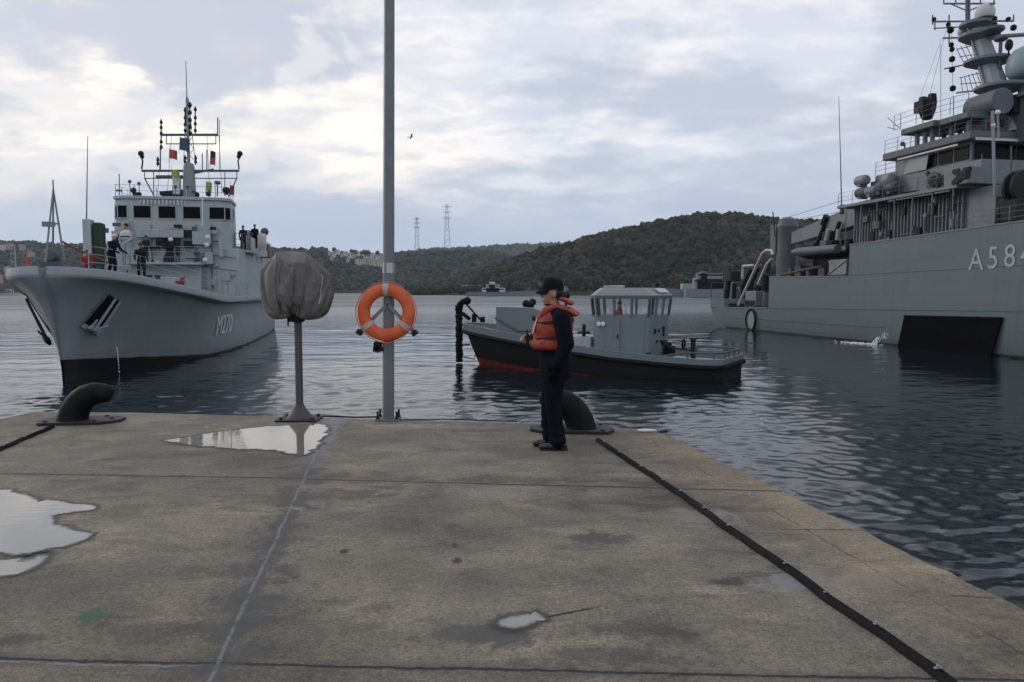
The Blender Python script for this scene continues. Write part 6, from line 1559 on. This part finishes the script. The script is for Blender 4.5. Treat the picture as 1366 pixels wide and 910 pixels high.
def figure(name, loc, yaw, label, top, legs, head, hat, pose='stand', vestm=None, h=1.74, lean=0.0, parent_scale=1.0, group=None):
    """a distant person: one continuous body with face, hands and clothes"""
    root = empty('person', loc, yaw, label, 'person', group); k = h/1.74; b = MB()
    sit = pose == 'sit'; hz = .50 if sit else .92
    ln = Vector((math.sin(lean), 0, math.cos(lean)))
    hip = Vector((0, 0, hz)); chest = hip+ln*.38; neck = hip+ln*.56; hc = neck+Vector((math.sin(lean*.6), 0, math.cos(lean*.6)))*.17
    for s in (-1, 1):
        if sit:
            kn = Vector((.42, s*.13, .50)); an = Vector((.40, s*.13, .08)); b.cap(hip+Vector((0, s*.1, 0)), .10, kn, .075); b.cap(kn, .072, an, .055); b.cap(an, .05, an+Vector((.16, 0, -.04)), .04)
        else:
            bend = .12*lean
            kn = Vector((.04+bend, s*.11, .48)); an = Vector((-.02+(.05 if s > 0 else -.02), s*.12, .08)); b.cap(hip+Vector((0, s*.09, 0)), .105, kn, .08); b.cap(kn, .078, an, .062); b.cap(an, .05, an+Vector((.17, 0, -.04)), .038)
        sh = chest+Vector((0, s*.20, .08)); fw = .30 if lean > .2 or sit else (.22 if s > 0 else .05)
        el = sh+Vector((.05+.3*lean*.4, s*.06, -.27)); wr = el+Vector((fw, -s*.05, -.12 if fw > .1 else -.24)); b.cap(sh, .07, el, .058); b.cap(el, .055, wr, .042)
        b.ball(wr+(wr-el).normalized()*.06, (.055, .032, .045), 2)
        for q in range(4): b.cap(wr+(wr-el).normalized()*.09+Vector((0, (q-1.5)*.02, 0)), .012, wr+(wr-el).normalized()*.14+Vector((0, (q-1.5)*.022, -.03)), .010, 6)
        b.cap(wr+(wr-el).normalized()*.04+Vector((.01, -s*.035, .02)), .014, wr+(wr-el).normalized()*.09+Vector((.015, -s*.05, .02)), .011, 6)
    b.cap(hip, .15, chest, .16); b.ball(chest+Vector((0, 0, .05)), (.13, .21, .14), 2); b.cap(chest, .08, hc, .055)
    b.ball(hc, (.098, .08, .115), 3); b.ball(hc+Vector((.04, 0, -.07)), (.05, .05, .05), 2); b.cap(hc+Vector((.09, 0, .02)), .014, hc+Vector((.108, 0, -.02)), .016, 6)
    def pick(c):
        if (c-neck).dot(ln) > .03: return 2
        if c.z < hz-.06 and (c.x < .3 or sit): return 1
        for s in (-1, 1):
            pass
        return 0
    o = remeshed(b, .022, 'body', [top, legs, M['skin']], pick, 1); o.parent = root
    e = MB(); e.ball(hc+Vector((-.012, 0, .035)), (.112, .096, .098), 2)
    if head == 'cap': e.plate([hc+Vector((.08, -.07, .04)), hc+Vector((.17, -.05, .03)), hc+Vector((.17, .05, .03)), hc+Vector((.08, .07, .04))], .012)
    e.build('cap' if head == 'cap' else 'helmet', hat, root, smooth=180)
    if vestm:
        e = MB(); e.lathe([(.17, -.20), (.20, -.15), (.215, .0), (.20, .14), (.12, .22)], chest-ln*.05, 16, Matrix.Rotation(lean, 4, 'Y') @ Matrix.Diagonal((.95, 1.15, 1, 1))); v_ = e.build('life_jacket', vestm, root, smooth=60)
        e = MB(); e.lathe([(.215, -.02), (.22, .0), (.215, .03)], chest-ln*.10, 16, Matrix.Rotation(lean, 4, 'Y') @ Matrix.Diagonal((.95, 1.16, 1, 1))); e.build('strap', M['dark'], v_)
    root.scale = (k, k, k); return root
def dz(y): return interp(y, MHD['ys'], MHD['zd'])-.06
NB, DK = M['navyblue'], paint('black cloth', (.010, .010, .012), .85, var=.2, scale=8)
GREYV = paint('pale grey overalls', (.34, .38, .40), .8, var=.12, scale=7)
def ondeck(px, y, z=None):
    x = LF.on(px, 360, 1, y).x; return LF.world((x, y, dz(y) if z is None else z))
figure('person', ondeck(149, .9), rad(-20), 'person in navy jacket and pale helmet bending over the minehunter bow rail', NB, NB, 'helmet', M['helmet'], lean=.40, h=1.86)
figure('person', ondeck(170, 2.7, 5.2), rad(-95), 'person in pale grey overalls standing tallest on the minehunter foredeck', GREYV, GREYV, 'helmet', M['dark'], vestm=M['pale'], h=1.92)
figure('person', ondeck(189, 2.6), rad(-70), 'person in dark clothes stooping at the right of the foredeck group', DK, DK, 'cap', M['dark'], lean=.35, h=1.74)
figure('person', ondeck(117, 1.2), rad(-60), 'person in red and black crouched low on the foredeck beside the bow tripod', M['redf'], DK, 'cap', M['dark'], pose='sit', h=1.5)
figure('person', LF.world((LF.on(324, 300, 1, 22.2).x, 22.2, 6.92)), rad(-90), 'person in black standing on the bridge wing close to the bridge', DK, DK, 'cap', M['dark'], h=1.8)
figure('person', LF.world((LF.on(339, 300, 1, 24).x+.05, 23.9, 7.15)), rad(-90), 'person in dark jacket and black cap at the outer end of the bridge wing', NB, DK, 'cap', M['dark'], h=1.8)
figure('person', LF.world((LF.on(194, 305, 1, 18.8).x, 18.8, 5.93)), rad(-90), 'person on the gun platform in front of the bridge windows', DK, DK, 'cap', M['dark'], h=1.74)
figure('person', TF.world((4.35, .55, 1.72)), TF.yaw+rad(40), 'person in dark red jacket steering inside the tug wheelhouse', M['redf'], DK, 'cap', M['dark'], h=1.74)
# ------------------------------------------------------------------ far shore: houses, pylons, ships, boats
WALLS = [paint('house wall %s' % n, c, .8, var=.05, scale=.3) for n, c in (('cream', (.50, .46, .38)), ('white', (.56, .56, .56)), ('yellow', (.50, .45, .28)), ('rose', (.42, .30, .26)))]
ROOFS = [paint('tiled roof', (.20, .09, .06), .8, var=.2, scale=.5), paint('grey roof', (.22, .22, .22), .8, var=.2, scale=.5)]
HW = paint('house window', (.03, .035, .04), .2)
def house(P, wdt, dep, hgt, rz, wm, rm, label, group, storeys=2):
    r = empty('house', P, rz, label, 'house', group)
    b = MB(); b.bx(-wdt/2, wdt/2, -dep/2, dep/2, -4, hgt); b.build('wall', WALLS[wm], r, smooth=0)
    b = MB(); h2 = hgt+wdt*.16; e = .6
    b.add([(-wdt/2-e, -dep/2-e, hgt), (wdt/2+e, -dep/2-e, hgt), (wdt/2+e, dep/2+e, hgt), (-wdt/2-e, dep/2+e, hgt), (-wdt/4, 0, h2), (wdt/4, 0, h2)], [(0, 1, 5, 4), (1, 2, 5), (2, 3, 4, 5), (3, 0, 4), (3, 2, 1, 0)]); b.build('roof', ROOFS[rm], r, smooth=0)
    b = MB()
    for s in range(storeys):
        n = max(2, int(wdt/4))
        for i in range(n): x = -wdt/2+wdt*(i+.5)/n; z = hgt*(s+.5)/storeys; b.box((x, -dep/2-.02, z), (1.4, .06, 1.7))
    b.split('window', HW, r, smooth=0); return r
random.seed(21)
def onhill(hill, px, py):
    best = min(np.linspace(.02, 1.0, 60), key=lambda q: abs(py-proj_y(hill.pt(px, q)))); return hill.pt(px, best)
spots = HOUSES
for i, (px, py) in enumerate(spots):
    P = onhill(far, px, py+2); house(P+Vector((0, -3, 2.5)), random.uniform(5, 8), 7, random.uniform(4, 6.5), random.uniform(-.4, .4), random.choice([0, 1, 1, 1]), random.choice([0, 0, 1]), 'small pale house among others along the far ridge by the pole', 'houses scattered on the far ridge')
for i, (px, py, w_) in enumerate(TERRACE):
    P = onhill(far, px, py+2); house(P+Vector((0, -8, 4)), w_, 9, random.uniform(7, 10), random.uniform(-.2, .2), [0, 2, 2, 0, 2, 1][i], 1, 'cream terrace building in the row on the far slope left of the pole', 'cream buildings in a row on the far slope', 3)
for i in range(22):
    px, py = SHORE[i]
    P = onhill(far, px, py); house(P+Vector((0, -3, 2)), random.uniform(7, 12), 8, random.uniform(6, 10), random.uniform(-.4, .4), random.choice([0, 1, 3, 3]), random.choice([0, 0, 1]), 'waterside house on the far shore left of the grey bow', 'houses on the far shore at left', 2)
def pylon(px, ptop, pbase, D, label):
    Pb = onhill(far, px, pbase); Pb = Vector(((px-683)/1000*Pb.y, Pb.y, Pb.z-2)); D = Pb.y
    H = (pbase-ptop)*D/1000; r = empty('pylon', Pb, 0, label, 'pylon', 'lattice pylons on the far ridge'); b = MB(); c = MB()
    def hw_(q): return lerp(H*.075, H*.018, q**.7)
    n = 9
    for i in range(n):
        q0, q1 = i/n, (i+1)/n; mb = b if i % 2 == 0 else c
        for sx in (-1, 1):
            for sy in (-1, 1): mb.beam((sx*hw_(q0), sy*hw_(q0), q0*H), (sx*hw_(q1), sy*hw_(q1), q1*H), .5)
        for sy in (-1, 1):
            mb.beam((-hw_(q0), sy*hw_(q0), q0*H), (hw_(q1), sy*hw_(q1), q1*H), .32); mb.beam((hw_(q0), sy*hw_(q0), q0*H), (-hw_(q1), sy*hw_(q1), q1*H), .32)
    b.build('red_lattice', paint('hazed pylon red', (.36, .25, .26), .7), r, smooth=0); c.build('white_lattice', paint('hazed pylon white', (.46, .46, .50), .7), r, smooth=0)  # lattice colours paled, distance haze is mixed into them
    for q in (.72, .84, .95):
        a = MB(); a.beam((-H*.10, 0, q*H), (H*.10, 0, q*H), .7); a.beam((-H*.10, 0, q*H), (0, 0, q*H+H*.03), .4); a.beam((H*.10, 0, q*H), (0, 0, q*H+H*.03), .4); a.build('cross_arm', paint('hazed pylon grey', (.34, .32, .36), .7), r, smooth=0)  # arms carry the same haze in their colour
pylon(557, 289, 340, 1700, 'shorter red and white lattice pylon on the far ridge, nearer the pole'); pylon(597, 272, 338, 1700, 'taller red and white lattice pylon on the far ridge, farther right')
# moored ships and boats at the far shore
def farship(px, py, D, L, yaw, label, name='patrol_ship', col='navy', sup='pale', hh=3.2, tiers=((.1, .42, 3.0), (.16, .34, 5.5), (.2, .28, 7.5)), mast=12):
    P = at(px, py, D); P.z = WATER; r = empty(name, P, yaw, label, 'ship'); b = MB(); rows = []
    for t in np.linspace(0, 1, 9):
        x = (t-.5)*L; w_ = L*.075*(1 if t < .6 else max(.03, 1-((t-.6)/.4)**2)); z1 = hh*(1+.35*max(0, t-.5)*2); rows.append([(x, -w_, z1), (x+0, -w_*.8, -.5), (x, w_*.8, -.5), (x, w_, z1)])
    b.grid(rows); b.f += [(0, 1, 2, 3), (32, 33, 34, 35)]; b.mi += [0, 0]; b.grid([[q[0], q[3]] for q in rows]); b.build('hull', M[col], r, smooth=30)
    b = MB(); z = hh
    for a, c, t_ in tiers: b.bx((a-.5+.12)*L, (c-.5+.12)*L, -L*.05, L*.05, hh-.2, hh+t_)
    b.build('superstructure', M[sup], r, smooth=0)
    b = MB(); 
    for a, c, t_ in tiers[:2]:
        b.bx((a-.5+.13)*L, (c-.5+.11)*L, -L*.0505, -L*.05, hh+t_-1.6, hh+t_-.7)
    b.build('windows', M['glass'], r, smooth=0)
    b = MB(); x = -L*.14; b.tube([(x, 0, hh), (x, 0, hh+mast)], .25, 6); b.beam((x-1, 0, hh+mast*.75), (x+1, 0, hh+mast*.75), .25); b.beam((x, -2, hh+mast*.85), (x, 2, hh+mast*.85), .2); b.build('mast', M['mid'], r)
    return r
farship(670, 391, 560, 54, rad(0), 'grey patrol ship with white upperworks moored at the far shore left of the cap')
farship(655, 391, 665, 26, rad(180), 'low pale grey boat moored ahead of the patrol ship', 'moored_boat', 'navyl', 'navyl', 2.2, ((.2, .5, 2.0), (.3, .4, 3.6)), 6)
farship(703, 391.5, 610, 12, rad(200), 'small dark boat under way behind the person', 'moored_boat', 'navyd', 'mid', 2.6, ((.2, .6, 1.8), (.3, .5, 3.0)), 4)
farship(922, 396, 470, 52, rad(180), 'pale grey naval ship moored right of the tug', 'moored_ship', 'navy', 'navyl', 4.5, ((.0, .5, 4.0), (.05, .35, 7.5), (.1, .2, 10)), 12)
farship(958, 396.5, 450, 40, rad(0), 'tall pale grey ship with a dark pole beside the rescue ship stern', 'moored_ship', 'navy', 'navy', 5.0, ((.0, .6, 6.0), (.05, .45, 9.5), (.1, .2, 10.5)), 12)
farship(12, 391, 640, 16, rad(10), 'small pale launch at the far left shore', 'moored_boat', 'navyl', 'pale', 2.0, ((.2, .6, 2.0), (.3, .5, 3.2)), 4)
for i, (px, w_) in enumerate(((748, 9), (764, 12), (784, 11))):
    P = at(px, 391, 705); P.z = WATER+1; house(P, w_, 8, 6.5, 0, [1, 1, 2][i], 1, ['small white shed at the shore just right of the cap', 'white gabled shed on the shore between cap and wheelhouse', 'cream shed at the shore touching the tug wheelhouse'][i], None, 1)
for i, px in enumerate((618, 626, 634, 640)):
    P = at(px, 391, 715); P.z = WATER+1; house(P, 6, 7, random.uniform(5, 9), .2, 3, 1, 'dull stone hut on the shore under the trees behind the tug bow', 'huts on the shore behind the tug bow', 1)
# gull
g_ = at(548, 183, 60); r = empty('gull', g_, 0, 'gull gliding in the sky right of the tall pole', 'bird'); b = MB()
b.cap((-.18, 0, 0), .03, (.05, 0, 0), .06); b.cap((.05, 0, 0), .06, (.22, 0, .02), .04); b.ball((.27, 0, .035), .042, 2); b.tube([(.30, 0, .03), (.36, 0, .02)], [.015, .004], 6); b.plate([(-.18, -.05, 0), (-.36, -.09, 0), (-.36, .09, 0), (-.18, .05, 0)], .012)
for s in (-1, 1): b.plate([(.12, s*.03, .03), (.20, s*.30, .16), (.10, s*.62, .10), (.02, s*.60, .09), (.02, s*.28, .13), (-.08, s*.03, .02)], .014)
o = b.build('body', paint('grey gull', (.26, .26, .28), .8), r); r.rotation_euler = (rad(-20), rad(-8), rad(20)); r.scale = (.7,)*3

# ------------------------------------------------------------------ the air over the water
mz = bpy.data.materials.new('thin sea haze'); mz.use_nodes = True; tz = NT(mz.node_tree); tz.n.remove(tz.n['Principled BSDF'])
pv = tz.new('ShaderNodeVolumePrincipled'); pv.inputs['Color'].default_value = (.80, .88, 1, 1); pv.inputs['Density'].default_value = .00008
tz.l.new(pv.outputs[0], tz.n['Material Output'].inputs['Volume'])
b = MB(); b.bx(-3700, 3700, -200, 4400, -12, 330); tag(b.build('haze', mz, smooth=0), 'thin pale haze over the strait', kind='stuff')
bpy.data.scenes.remove(TMP)
